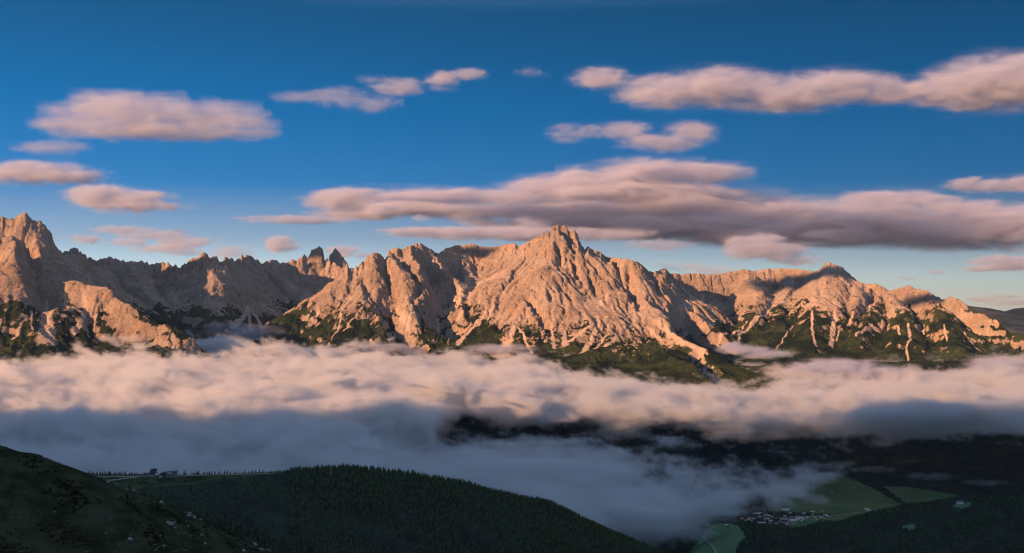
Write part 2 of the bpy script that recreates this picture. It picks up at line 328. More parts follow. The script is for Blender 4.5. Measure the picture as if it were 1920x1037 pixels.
def make_range():
    c = 20.0
    xs = np.arange(-7600, 7700, c); ys = np.arange(7000, 16700, c)
    X, Y = np.meshgrid(xs, ys)
    h = far_base(X, Y)
    rk = sstep(-700, -350, h)
    qx = X + 60 * fbm(X / 300, Y / 300, 3, 13); qy = Y + 60 * fbm(X / 300, Y / 300, 3, 17)
    h += rk * (48 * (ridged(qx / 620, qy / 620, 4, 21, .45) - .45) + 6 * fbm(X / 110, Y / 110, 3, 31))
    h += (1 - rk) * 30 * fbm(X / 420, Y / 420, 4, 41)
    he, flow, depo = erode(h, c, 50000, 4, 50, seed=4)
    h = h + (he - h) * (.25 + .30 * rk)
    # second, finer pass over the faces one sees
    f = 9.0; xs1 = np.arange(-6300, 6900, f); ys1 = np.arange(7800, 12700, f)
    fx = (xs1 - xs[0]) / c; fy = (ys1 - ys[0]) / c
    h1 = cubic_up(h, fx, fy); X1, Y1 = np.meshgrid(xs1, ys1); rk1 = sstep(-650, -350, h1)
    g1 = np.hypot(*np.gradient(h1, f)); st = sstep(.5, 1.0, g1)
    h1 += rk1 * st * (7 * (ridged(X1 / 150, Y1 / 150, 4, 51, .6) - .42))
    ph = (h1 + 40 * fbm(X1 / 500, Y1 / 500, 3, 71) + .04 * X1) / 105.0
    h1 += rk1 * sstep(.8, 1.3, g1) * 5 * np.sin(2 * np.pi * ph)
    he, fl1, dp1 = erode(h1, f, 200000, 2, 40, seed=9)
    h1 = h1 + (he - h1) * (.15 + .35 * rk1)
    # fine grid
    f = 8.0; xs2 = np.arange(-6300, 6900, f)
    ys2 = np.concatenate([np.arange(7100, 12700, f), np.arange(12700, 16500, 16.0)])
    h2 = cubic_up(h, (xs2 - xs[0]) / c, (ys2 - ys[0]) / c)
    fl = np.zeros_like(h2)
    ry = (ys2 >= ys1[0]) & (ys2 <= ys1[-1]); rx = slice(0, len(xs2))
    sub = cubic_up(h1, (xs2 - xs1[0]) / 9.0, (ys2[ry] - ys1[0]) / 9.0)
    wgt = (sstep(ys1[0], ys1[0] + 150, ys2[ry]) * sstep(ys1[-1], ys1[-1] - 150, ys2[ry]))[:, None]
    h2[ry] = h2[ry] * (1 - wgt) + sub * wgt
    fl[ry] = cubic_up(blur(np.minimum(fl1, 300), 1), (xs2 - xs1[0]) / 9.0, (ys2[ry] - ys1[0]) / 9.0)
    X, Y = np.meshgrid(xs2, ys2)
    gy, gx = np.gradient(h2, ys2, xs2); slope = np.hypot(gx, gy)
    steep = sstep(.55, 1.1, slope)
    # ribs that run down the slope + ledges
    gl = slope + 1e-3
    wxx = X + 45 * fbm(X / 130, Y / 130, 3, 57); wyy = Y + 45 * fbm(X / 130, Y / 130, 3, 58)
    # cracks: narrow, sharp-edged grooves that break the walls
    for sc_, dp_, sd_ in ((230, 30, 53), (110, 18, 54), (50, 12, 55)):
        h2 -= steep * dp_ * np.clip(1 - np.abs(perlin(wxx / sc_, wyy / (sc_ * 1.3), sd_)) * 9, 0, 1) ** 1.3
    h2 += steep * 6 * (ridged(wyy / 34, wxx / 34, 3, 61, .7) - .4)
    # bedding: gently dipping beds stand out as ledges
    for bed, k_ in ((104.0, .30), (37.0, .40)):
        dip = 45 * fbm(X / 900, Y / 900, 2, 71) + .10 * X + 14 * fbm(X / 90, Y / 90, 3, 72)
        t_ = (h2 + dip) / bed; fr = t_ - np.floor(t_); st_ = np.floor(t_) + sstep(.30, .72, fr)
        mk = steep * sstep(-.15, .25, fbm(X / 420, Y / 420, 3, 73 + int(bed)))
        h2 += mk * k_ * (st_ * bed - dip - h2)
    def hit(px, py):
        # where the line of sight meets the slope: gives a place on the ground, in metres
        yy = np.arange(7600, 13500, 12.0); q = Wp(px, py, 1.0)
        hh = bil(h2, (q[0] * yy - xs2[0]) / f, np.interp(yy, ys2, np.arange(len(ys2)))); k = np.argmax(hh >= q[2] * yy)
        if hh[k] < q[2] * yy[k]: k = np.argmin(np.abs(hh - q[2] * yy))
        return np.array([q[0] * yy[k], yy[k]])
    def along(pts, w0, w1, jit):
        P = [hit(*p) for p in pts]; P = [P[0] + (P[0] - P[1]) * .0] + P[1:]
        P = np.array(P); lo = P.min(0) - 300; hi = P.max(0) + 300
        i0, i1 = np.searchsorted(xs2, [lo[0], hi[0]]); j0, j1 = np.searchsorted(ys2, [lo[1], hi[1]])
        sl = (slice(j0, j1), slice(i0, i1)); Xs = X[sl]; Ys = Y[sl]
        Xw = Xs + jit * fbm(Xs / 70, Ys / 70, 3, 501); Yw = Ys + jit * fbm(Xs / 70, Ys / 70, 3, 511)
        best = np.full(Xs.shape, 9e9); T = np.zeros(Xs.shape); n = len(P) - 1
        for k in range(n):
            d = P[k + 1] - P[k]; L = max((d ** 2).sum(), 1.0); t = np.clip(((Xw - P[k][0]) * d[0] + (Yw - P[k][1]) * d[1]) / L, 0, 1)
            w = w0 + (w1 - w0) * (k + t) / n; r = np.hypot(Xw - P[k][0] - t * d[0], Yw - P[k][1] - t * d[1]) / w
            T = np.where(r < best, (k + t) / n, T); best = np.minimum(best, r)
        return sl, best, T
    for w0, w1, dep_, pts in GULLIES:
        sl, r, T = along(pts, w0, w1, 30)
        h2[sl] -= dep_ * 1.35 * np.clip(1.15 - r * .8, 0, 1) * sstep(-.02, .15, T + .08)
    runs = np.zeros_like(h2)
    for w0, w1, pts in RUNS:
        sl, r, T = along(pts, w0 * .45, w1 * .45, 16)
        runs[sl] = np.maximum(runs[sl], sstep(1.45, .45, r))
    # the skyline is brought to its surveyed height
    az = CX + X / Y * F * math.cos(PITCH)
    sx = np.array([p[0] for p in SKYLINE], float); sy = np.array([Wp(CX, p[1], 1.0)[2] for p in SKYLINE])
    el = h2 / Y
    for it in range(3):
        bins = np.clip(((az + 400) / 2.5).astype(int), 0, 880)
        mx = np.full(881, -9.0); np.maximum.at(mx, bins.ravel(), el.ravel())
        cen = (np.arange(881) * 2.5 + 1.25) - 400
        tgt = np.interp(cen, sx, sy) + (1.5 * perlin(cen / 6.5, cen * 0, 77) + 1.3 * perlin(cen / 2.9, cen * 0, 78)) * np.where((cen < 700) | (np.abs(cen - 1055) < 45), 2.1, 1.0) / F; delta = np.where(mx > -5, tgt - mx, 0)
        dl = np.interp(az, cen, delta)
        mm = np.interp(az, cen, mx)
        # where the skyline of that bearing stands
        near = np.exp(-((mm - el) / .012) ** 2)
        h2 += dl * Y * near * np.where(Y > 7800, 1, 0); el = h2 / Y
    gy, gx = np.gradient(h2, ys2, xs2); slope = np.hypot(gx, gy)
    gyb, gxb = np.gradient(blur(h2, 6), ys2, xs2); slb = np.hypot(gxb, gyb)
    lap = blur(h2, 8) - h2
    n1 = fbm(X / 260, Y / 260, 5, 81); n2 = fbm(X / 60, Y / 60, 4, 91)
    treeline = np.interp(az, [0, 300, 560, 760, 900, 965, 1250, 1330, 1450, 1700, 1900], [-50, -60, -60, -110, -80, -290, -320, -240, -60, -90, -60]) + 250 * n1 + 190 * n2 + 90 * fbm(X / 24, Y / 24, 3, 95)
    forest = sstep(110, -110, h2 - treeline) * sstep(1.5, .85, slb + .5 * n2)
    gull = sstep(25, 130, fl) * sstep(.35, .6, slb)
    scree = np.clip(sstep(.9, .6, slb) * sstep(.42, .55, slb) * sstep(-500, -250, h2) + gull * .9, 0, 1)
    forest *= 1 - sstep(.25, .8, gull) * sstep(-700, -450, h2)
    forest = np.maximum(forest, sstep(-520, -600, h2 + 60 * n1))
    forest *= 1 - runs; scree = np.maximum(scree * .45 * (1 - forest), runs)
    h2 += forest * 15 * fbm(X / 19, Y / 19, 3, 99)
    co = np.stack([X, Y, h2], -1).reshape(-1, 3)
    me = np_mesh('mountains', co, quads=grid_quads(len(xs2), len(ys2)), mats=[mat_range()],
                 attrs={'forest': forest, 'scree': scree, 'tone': n1})
    o = obj('mountains', me); tag(o, kind='structure')
    return o

def mat_range():
    m, t = mat('dolomite'); b = NB(t)
    pos = b.n('ShaderNodeNewGeometry').outputs['Position']
    sc = b.vm('MULTIPLY', pos, (1 / 100, 1 / 100, 1 / 40))
    n1 = b.noise(sc, 1.2, 8, .65, .3); n2 = b.noise(pos, 1 / 400, 5, .6); n3 = b.noise(pos, 1 / 14, 5, .7)
    rock = b.mix(b.ramp(n2, .35, .65), rgb(.195, .147, .106), rgb(.31, .240, .180))
    n4 = b.noise(b.vm('MULTIPLY', pos, (1 / 30, 1 / 30, 1 / 50)), 1.0, 5, .7, .4)
    n5 = b.noise(pos, 1 / 900, 4, .6); rock = b.mix(b.m('MULTIPLY', b.ramp(n5, .5, .68), .55), rock, rgb(.24, .21, .18))
    rock = b.mix(b.m('MULTIPLY', b.ramp(b.noise(pos, 1 / 260, 3, .6), .52, .7), .45), rock, rgb(.32, .185, .10))
    st = b.noise(b.vm('MULTIPLY', pos, (1 / 28, 1 / 28, 1 / 320)), 1.0, 5, .65); rock = b.mix(b.m('MULTIPLY', b.ramp(st, .5, .7), .6), rock, rgb(.12, .10, .09))
    rock = b.mix(b.m('MULTIPLY', b.ramp(n4, .45, .68), .65), rock, rgb(.15, .12, .10))
    rock = b.mix(b.m('MULTIPLY', b.ramp(n1, .52, .75), .6), rock, rgb(.13, .105, .09))
    rock = b.mix(b.m('MULTIPLY', b.ramp(n4, .44, .30), .5), rock, rgb(.40, .31, .23))
    sp_n = b.noise(pos, 1 / 11, 4, .75); rock = b.mix(b.m('MULTIPLY', b.ramp(sp_n, .54, .66), .7), rock, rgb(.11, .085, .065)); rock = b.mix(b.m('MULTIPLY', b.ramp(sp_n, .44, .34), .6), rock, rgb(.46, .37, .28))
    scr = b.mix(b.ramp(n3, .3, .7), rgb(.46, .36, .27), rgb(.36, .28, .21))
    c = b.mix(b.m('MULTIPLY', b.attr('scree'), .65), rock, scr)
    # dwarf pine and wood break up into clumps
    fo = b.m('ADD', b.attr('forest'), b.m('MULTIPLY', b.m('SUBTRACT', n3, .5), 2.2))
    fo = b.m('ADD', fo, b.m('MULTIPLY', b.m('SUBTRACT', n4, .5), 1.6))
    fcol = b.mix(b.ramp(b.noise(pos, 1 / 250, 6, .7), .4, .62), rgb(.008, .014, .008), rgb(.030, .040, .017))
    c = b.mix(b.ramp(fo, .42, .58), c, fcol)
    bmp = b.n('ShaderNodeBump'); bmp.inputs['Strength'].default_value = .9; bmp.inputs['Distance'].default_value = 13
    b.set(bmp.inputs['Height'], b.m('ADD', n1, b.m('MULTIPLY', n4, .6)))
    bs = b.n('ShaderNodeBsdfDiffuse', Color=c, Normal=bmp.outputs[0]); bs.inputs['Roughness'].default_value = .5
    b.out(bs.outputs[0]); return m


# ------------------------------------------------------------------ middle ground and near ground
def prof(*p): return [tuple(q) for q in p]
MIDR = [
 # wooded ridge with the lift station
 ([(-150,905,1700),(150,893,1900),(300,890,2000),(500,888,2100),(640,881,2200),(760,891,2300),(850,905,2400),(930,925,2480),(1000,940,2550),(1060,970,2620),(1110,996,2680),(1150,1012,2720),(1250,1060,2850)], prof((0,0),(20,1),(80,22),(220,95),(500,270),(900,560),(1500,900))),
 # wooded hill on the right
 ([(2150,905,3000),(1920,934,3250),(1800,940,3350),(1700,955,3400),(1640,974,3450),(1560,984,3550),(1460,996,3650),(1400,1000,3700)], prof((0,0),(60,6),(300,110),(700,330),(1200,520))),
 # wooded knoll in the middle
 ([(1150,992,4100),(1200,968,4250),(1260,962,4350),(1330,970,4350),(1400,985,4250),(1460,1000,4100)], prof((0,0),(60,6),(300,90),(700,200),(1200,320))),
]
def valley_base(X, Y):
    wx = X + 40 * fbm(X / 300, Y / 300, 3, 103); wy = Y + 40 * fbm(X / 300, Y / 300, 3, 111)
    h = ridge_field(wx, wy, MIDR)
    floor = -1100 + np.clip(Y - 5450, 0, 1000) * .075 + np.clip(Y - 6450, 0, 3000) * .42 + np.clip(4600 - Y, 0, 900) * .05
    floor = floor + 45 * fbm(X / 700, Y / 700, 4, 5) * sstep(6300, 7000, Y) + np.abs(X - 1900) * .02
    k = 12.0
    return np.maximum(h, floor) + k * np.log1p(np.exp(-np.abs(h - floor) / k)) * .7

def near_base(X, Y):
    # slope the camera stands on, and the grassy spur on the left
    h = -3 - .30 * np.maximum(Y, 0) - .0002 * np.maximum(Y, 0) ** 2 - .05 * X * (X > 0)
    h = np.where(Y < 0, -3 + np.minimum(-Y * .28, 60), h)
    sp = ridge_field(X, Y, [([(-700,700,420),(-250,760,400),(0,846,390),(60,868,390),(130,900,395),(180,930,400),(260,965,410),(340,1000,425),(400,1022,440),(450,1045,455),(560,1110,480)],
                            prof((0,0),(12,2),(60,26),(160,84),(400,240)))])
    k = 2.0
    return np.maximum(h, sp) + k * np.log1p(np.exp(-np.abs(h - sp) / k)) * .7
def make_ground_grid(name, fn, xs, ys, m, attrs=None):
    X, Y = np.meshgrid(xs, ys); Z = fn(X, Y)
    me = np_mesh(name, np.stack([X, Y, Z], -1).reshape(-1, 3), quads=grid_quads(len(xs), len(ys)), mats=[m], attrs=attrs(X, Y, Z) if attrs else None)
    o = obj(name, me); tag(o, kind='structure'); return o, X, Y, Z

def simple_mat(name, c1, c2, s1, s2=None, bump=0, rough=1.0):
    m, t = mat(name); b = NB(t); pos = b.n('ShaderNodeNewGeometry').outputs['Position']
    n = b.noise(pos, s1, 6, .6)
    c = b.mix(b.ramp(n, .35, .65), rgb(*c1), rgb(*c2))
    bs = b.n('ShaderNodeBsdfDiffuse', Color=c)
    if bump:
        bm = b.n('ShaderNodeBump'); bm.inputs['Distance'].default_value = bump
        b.set(bm.inputs['Height'], b.noise(pos, s2 or s1 * 4, 5, .65)); b.set(bs.inputs['Normal'], bm.outputs[0])
    b.out(bs.outputs[0]); return m

M_floor = simple_mat('forest_floor', (.012, .018, .008), (.03, .035, .014), 1 / 60, 1 / 9, 3)
M_hill = simple_mat('alpine_turf', (.024, .028, .014), (.060, .062, .036), 1 / 10, 1 / 3, 1)

VXS = np.arange(-4200, 4601, 12.0); VYS = np.arange(1300, 7300, 12.0)
VX, VY = np.meshgrid(VXS, VYS); VZ = valley_base(VX, VY)
def vz(x, y): return bil(VZ, (np.asarray(x, float) - VXS[0]) / 12, (np.asarray(y, float) - VYS[0]) / 12)
def vhit(px, py, y0=1350):
    yy = np.arange(y0, 7200, 5.0); q = Wp(px, py, 1.0); hh = vz(q[0] * yy, yy); k = np.argmax(hh >= q[2] * yy)
    if hh[k] < q[2] * yy[k]: k = np.argmax(hh - q[2] * yy)
    return (float(q[0] * yy[k]), float(yy[k]), float(hh[k]))
def in_poly(X, Y, P):
    r = np.zeros(X.shape, bool); n = len(P)
    for i in range(n):
        x1, y1 = P[i][:2]; x2, y2 = P[(i + 1) % n][:2]
        if y1 == y2: continue
        c = ((y1 > Y) != (y2 > Y)) & (X < (x2 - x1) * (Y - y1) / (y2 - y1) + x1); r ^= c
    return r
def dist_line(X, Y, P):
    best = np.full(X.shape, 9e9)
    for a_, c_ in zip(P[:-1], P[1:]):
        d = np.array(c_[:2]) - a_[:2]; L = max((d ** 2).sum(), 1.0); t = np.clip(((X - a_[0]) * d[0] + (Y - a_[1]) * d[1]) / L, 0, 1)
        best = np.minimum(best, np.hypot(X - a_[0] - t * d[0], Y - a_[1] - t * d[1]))
    return best
MEADOWS = [[(1435,915),(1470,897),(1560,886),(1600,898),(1640,918),(1688,946),(1660,958),(1600,962),(1540,963),(1440,958)],
 [(1655,912),(1700,913),(1760,922),(1800,930),(1740,940),(1700,944)], [(1330,985),(1360,982),(1388,986),(1395,1010),(1375,1045),(1295,1045),(1310,1010)],
 [(1478,968),(1560,966),(1665,955),(1670,962),(1570,976),(1530,984),(1480,986)], [(1682,989),(1692,984),(1718,984),(1720,989),(1700,993)], [(1180,965),(1225,962),(1230,974),(1185,976)], [(1788,946),(1818,942),(1820,950),(1790,952)]]
MEADOWS_W = [[vhit(*p) for p in m_] for m_ in MEADOWS]
TRACKS_W = [([vhit(*p) for p in [(1348,987),(1326,994),(1321,1004),(1326,1018),(1344,1042)]], 5), ([vhit(*p) for p in [(1400,970),(1450,972),(1490,969),(1560,966),(1660,955)]], 5)]
CREST_Y = lambda x: np.interp(x, [vhit(k, 930)[0] for k in (100, 600)], [2000, 2150])
# grassy crest strip with its track, on the ridge top (plan coordinates)
def Cr(px, off, D=None):
    D = np.interp(px, [-150, 150, 300, 500, 640, 760], [1700, 1900, 2000, 2100, 2200, 2300]); q = Wp(px, 890, D); return (q[0], q[1] + off)
GRASS = [Cr(90, 10), Cr(200, 10), Cr(300, 18), Cr(420, 14), Cr(530, 2), Cr(530, -22), Cr(420, -40), Cr(330, -60), Cr(230, -80), Cr(150, -80), Cr(90, -70)]
TRACK = [Cr(180, -10), Cr(270, -6), Cr(330, -12), Cr(400, -8), Cr(460, -6), Cr(530, -8)]
TRACK2 = [Cr(165, -55), Cr(220, -40), Cr(262, -14)]
mead = np.zeros(VX.shape); track = np.zeros(VX.shape)
wxv = VX + 12 * fbm(VX / 60, VY / 60, 3, 601); wyv = VY + 12 * fbm(VX / 60, VY / 60, 3, 602)
for m_ in MEADOWS_W: mead = np.maximum(mead, in_poly(wxv, wyv, m_))
VG = np.maximum(mead, in_poly(wxv, wyv, GRASS)); vtrack = np.zeros(VX.shape)
clear = np.maximum(VG, (dist_line(VX, VY, TRACKS_W[0][0]) < 14))
def mat_valley():
    m, t = mat('valley_floor'); b = NB(t); pos = b.n('ShaderNodeNewGeometry').outputs['Position']
    n = b.noise(pos, 1 / 60, 6, .6); n2 = b.noise(pos, 1 / 220, 4, .6)
    c = b.mix(b.ramp(n, .35, .65), rgb(.026, .034, .030), rgb(.05, .06, .045))
    g = b.mix(b.ramp(n2, .35, .65), rgb(.085, .165, .078), rgb(.13, .215, .11))
    g = b.mix(b.attr('heath'), g, b.mix(b.ramp(b.noise(pos, 1 / 25, 5, .65), .4, .62), rgb(.028, .042, .022), rgb(.070, .095, .045)))
    c = b.mix(b.ramp(b.attr('meadow'), .3, .7), c, g)
    bs = b.n('ShaderNodeBsdfDiffuse', Color=c); bm = b.n('ShaderNodeBump'); bm.inputs['Distance'].default_value = 4
    b.set(bm.inputs['Height'], b.noise(pos, 1 / 12, 5, .65)); b.set(bs.inputs['Normal'], bm.outputs[0]); b.out(bs.outputs[0]); return m
M_valley = mat_valley()
valley = obj('valley', np_mesh('valley', np.stack([VX, VY, VZ], -1).reshape(-1, 3), quads=grid_quads(len(VXS), len(VYS)), mats=[M_valley], attrs={'meadow': VG, 'heath': in_poly(wxv, wyv, GRASS).astype(float)})); tag(valley, kind='structure')
M_track = simple_mat('gravel', (.22, .20, .17), (.32, .29, .25), 1 / 4)
def ribbon(name, P, w, lift=.4):
    P = np.array([p[:2] for p in P], float); Q = []
    for a_, c_ in zip(P[:-1], P[1:]):
        n = max(2, int(np.hypot(*(c_ - a_)) / 8)); Q += [a_ + (c_ - a_) * k / n for k in range(n)]
    Q.append(P[-1]); Q = np.array(Q)
    for _ in range(6): Q[1:-1] = (Q[:-2] + 2 * Q[1:-1] + Q[2:]) / 4
    T = np.gradient(Q, axis=0); T /= np.hypot(T[:, 0], T[:, 1])[:, None] + 1e-9; N = np.stack([-T[:, 1], T[:, 0]], 1)
    L = Q + N * w / 2; Rr = Q - N * w / 2; zz = np.maximum(np.maximum(vz(L[:, 0], L[:, 1]), vz(Rr[:, 0], Rr[:, 1])), vz(Q[:, 0], Q[:, 1])) + lift
    v = np.concatenate([np.column_stack([L, zz]), np.column_stack([Rr, zz]), np.column_stack([L, zz - 1.5]), np.column_stack([Rr, zz - 1.5])]); n = len(Q); i = np.arange(n - 1)
    q = np.concatenate([np.stack([i, i + n, i + n + 1, i + 1], 1), np.stack([i, i + 1, i + 2 * n + 1, i + 2 * n], 1), np.stack([i + n, i + 3 * n, i + 3 * n + 1, i + n + 1], 1)])
    o = obj(name, np_mesh(name, v, quads=q, mats=[M_track])); tag(o, kind='structure'); return o
ribbon('track', TRACK, 9); ribbon('track', TRACK2, 6)
for P_, w_ in TRACKS_W: ribbon('road', P_, w_ * 1.6)

hill, HX, HY, HZZ = make_ground_grid('hillside', near_base, np.arange(-420, 160, 1.5), np.arange(150, 700, 1.5), M_hill)

def back_base(X, Y):
    """the long ridge behind and beside the camera whose shadow lies over the foreground"""
    ridge = [((-14000, -1500), 1000), ((-9500, -500), 900), ((-8300, -300), 880), ((-7200, -300), 900), ((-6200, -300), 830), ((-5300, -450), 815), ((-4780, -570), 965), ((-4300, -700), 1060), ((-3750, -850), 1150), ((-3300, -950), 1110), ((-3000, -1000), 1120), ((-1600, -1500), 1150), ((-800, -2000), 1150), ((1200, -2900), 900), ((6000, -4000), 600)]
    H = np.full(X.shape, -1400.0)
    for (a, za), (c, zc) in zip(ridge[:-1], ridge[1:]):
        d = np.array(c, float) - a; L = (d ** 2).sum()
        t = np.clip(((X - a[0]) * d[0] + (Y - a[1]) * d[1]) / L, 0, 1)
        dist = np.hypot(X - a[0] - t * d[0], Y - a[1] - t * d[1])
        H = np.maximum(H, za + (zc - za) * t - dist * .52)
    H += 120 * fbm(X / 620, Y / 620, 5, 203)
    cap = np.where((np.abs(X) < 400) & (Y > -120), -1400, H)
    # keep clear of what the camera sees
    vis = sstep(.62, .50, -X / np.maximum(Y, 1)) * (Y > 0)
    H = np.where(vis > 0, H - vis * 1500, H)
    nb = near_base(X, Y) - 6
    near = np.exp(-((X / 600) ** 2 + ((Y - 150) / 500) ** 2))
    return H * (1 - near) + nb * near
make_ground_grid('ridge_behind', back_base, np.arange(-15000, 6001, 60.0), np.arange(-6000, 3001, 60.0), M_floor)
# unseen shoulder beyond the left edge, added to keep the far wall in shade
def shoulder_base(X, Y):
    H = np.full(X.shape, -1300.0); ridge = [((-5180, 9080), 820), ((-5300, 9500), 1000), ((-5500, 10100), 1100), ((-6000, 11000), 1150)]
    for (a, za), (c, zc) in zip(ridge[:-1], ridge[1:]):
        d = np.array(c, float) - a; L = (d ** 2).sum(); t = np.clip(((X - a[0]) * d[0] + (Y - a[1]) * d[1]) / L, 0, 1)
        dist = np.hypot(X - a[0] - t * d[0], Y - a[1] - t * d[1]); H = np.maximum(H, za + (zc - za) * t - dist * 1.3)
    return H + 70 * fbm(X / 300, Y / 300, 4, 213)
mr = make_range()
SH = make_ground_grid('shade_shoulder', shoulder_base, np.arange(-9000, -4900, 40.0), np.arange(8300, 13000, 40.0), mr.data.materials[0])

# ------------------------------------------------------------------ trees
def mat_tree(name, c1, c2):
    m, t = mat(name); b = NB(t); pos = b.n('ShaderNodeNewGeometry').outputs['Position']
    n = b.noise(pos, 1 / 9, 3, .6); n2 = b.noise(pos, 1 / 1.3, 2, .6)
    c = b.mix(b.ramp(n, .38, .62), rgb(*c1), rgb(*c2)); c = b.mix(b.m('MULTIPLY', b.ramp(n2, .4, .7), .5), c, rgb(c1[0] * .5, c1[1] * .5, c1[2] * .5))
    bs = b.n('ShaderNodeBsdfDiffuse', Color=c); b.out(bs.outputs[0]); return m
M_fir = mat_tree('conifer_needles', (.036, .054, .026), (.105, .128, .060))
M_bark = mat_tree('bark', (.05, .038, .028), (.08, .06, .045))

def crown_mesh(seed, h=14.0, r=2.6, tiers=13, n=9):
    """drooping whorls of branches round a stem, each branch a bent two-part blade"""
    rs = np.random.RandomState(seed); V = []; T = []
    for k in range(tiers):
        f = k / (tiers - 1); z = h * (.10 + .86 * f); R_ = r * (1 - f) ** .8 * (.85 + .3 * rs.rand()) + .12; a0 = rs.rand() * 6.28
        for j in range(n):
            a = a0 + j / n * 6.283 + rs.randn() * .12; L = R_ * (.7 + .5 * rs.rand()); w = .34 * L + .12; dz = -.32 * L - .15
            ca, sa = math.cos(a), math.sin(a); i = len(V)
            V += [(0, 0, z + .8), (ca * L * .55 - sa * w, sa * L * .55 + ca * w, z + dz * .35), (ca * L, sa * L, z + dz), (ca * L * .55 + sa * w, sa * L * .55 - ca * w, z + dz * .35), (ca * L * .5, sa * L * .5, z + dz * .35 + .45)]
            T += [(i, i + 1, i + 4), (i, i + 4, i + 3), (i + 1, i + 2, i + 4), (i + 4, i + 2, i + 3), (i + 1, i + 3, i + 2)]
    i = len(V); V += [(0, 0, h)] + [(math.cos(q) * .35, math.sin(q) * .35, h * .86) for q in (0, 2.1, 4.2)]; T += [(i, i + 1, i + 2), (i, i + 2, i + 3), (i, i + 3, i + 1)]
    return np_mesh('crown', np.array(V), tris=np.array(T), mats=[M_fir], smooth=False)
def trunk_mesh(h=14.0):
    V = []; Q = []; n = 6
    for z, r in ((-1.2, .30), (1.2, .24), (h * .6, .13), (h * .95, .03)):
        V += [(math.cos(k / n * 6.283) * r, math.sin(k / n * 6.283) * r, z) for k in range(n)]
    for l in range(3):
        for k in range(n): Q.append((l * n + k, l * n + (k + 1) % n, (l + 1) * n + (k + 1) % n, (l + 1) * n + k))
    return np_mesh('trunk', np.array(V), quads=np.array(Q), mats=[M_bark])

def bulk_trees(P, H, seed, tiers=3, n=6):
    """many conifers as one mesh (far wood): P n x 3 foot points, H heights"""
    rs = np.random.RandomState(seed); N = len(P); V = []; T = []; base = 0
    ang = rs.rand(N) * 6.28; wd = .17 + .07 * rs.rand(N)
    lean = rs.randn(N, 2) * .015
    for k in range(tiers):
        z0 = (.06 + .28 * k); z1 = min(1.0, z0 + .50 - .02 * k) if k < tiers - 1 else 1.0; rr = (1 - .30 * k)
        apex = P + np.stack([lean[:, 0] * H, lean[:, 1] * H, z1 * H], 1); V.append(apex)
        for j in range(n):
            a = ang + (j + .5 * k) / n * 6.283; R_ = H * wd * rr * (1.0 if j % 2 else .72) * (.85 + .3 * rs.rand(N))
            V.append(P + np.stack([np.cos(a) * R_, np.sin(a) * R_, H * (z0 - .03 * (j % 2))], 1))
        for j in range(n):
            i = np.arange(N); T.append(np.stack([base + i, base + N * (1 + j) + i, base + N * (1 + (j + 1) % n) + i], 1))
        base += N * (n + 1)
    return np.concatenate(V), np.concatenate(T)

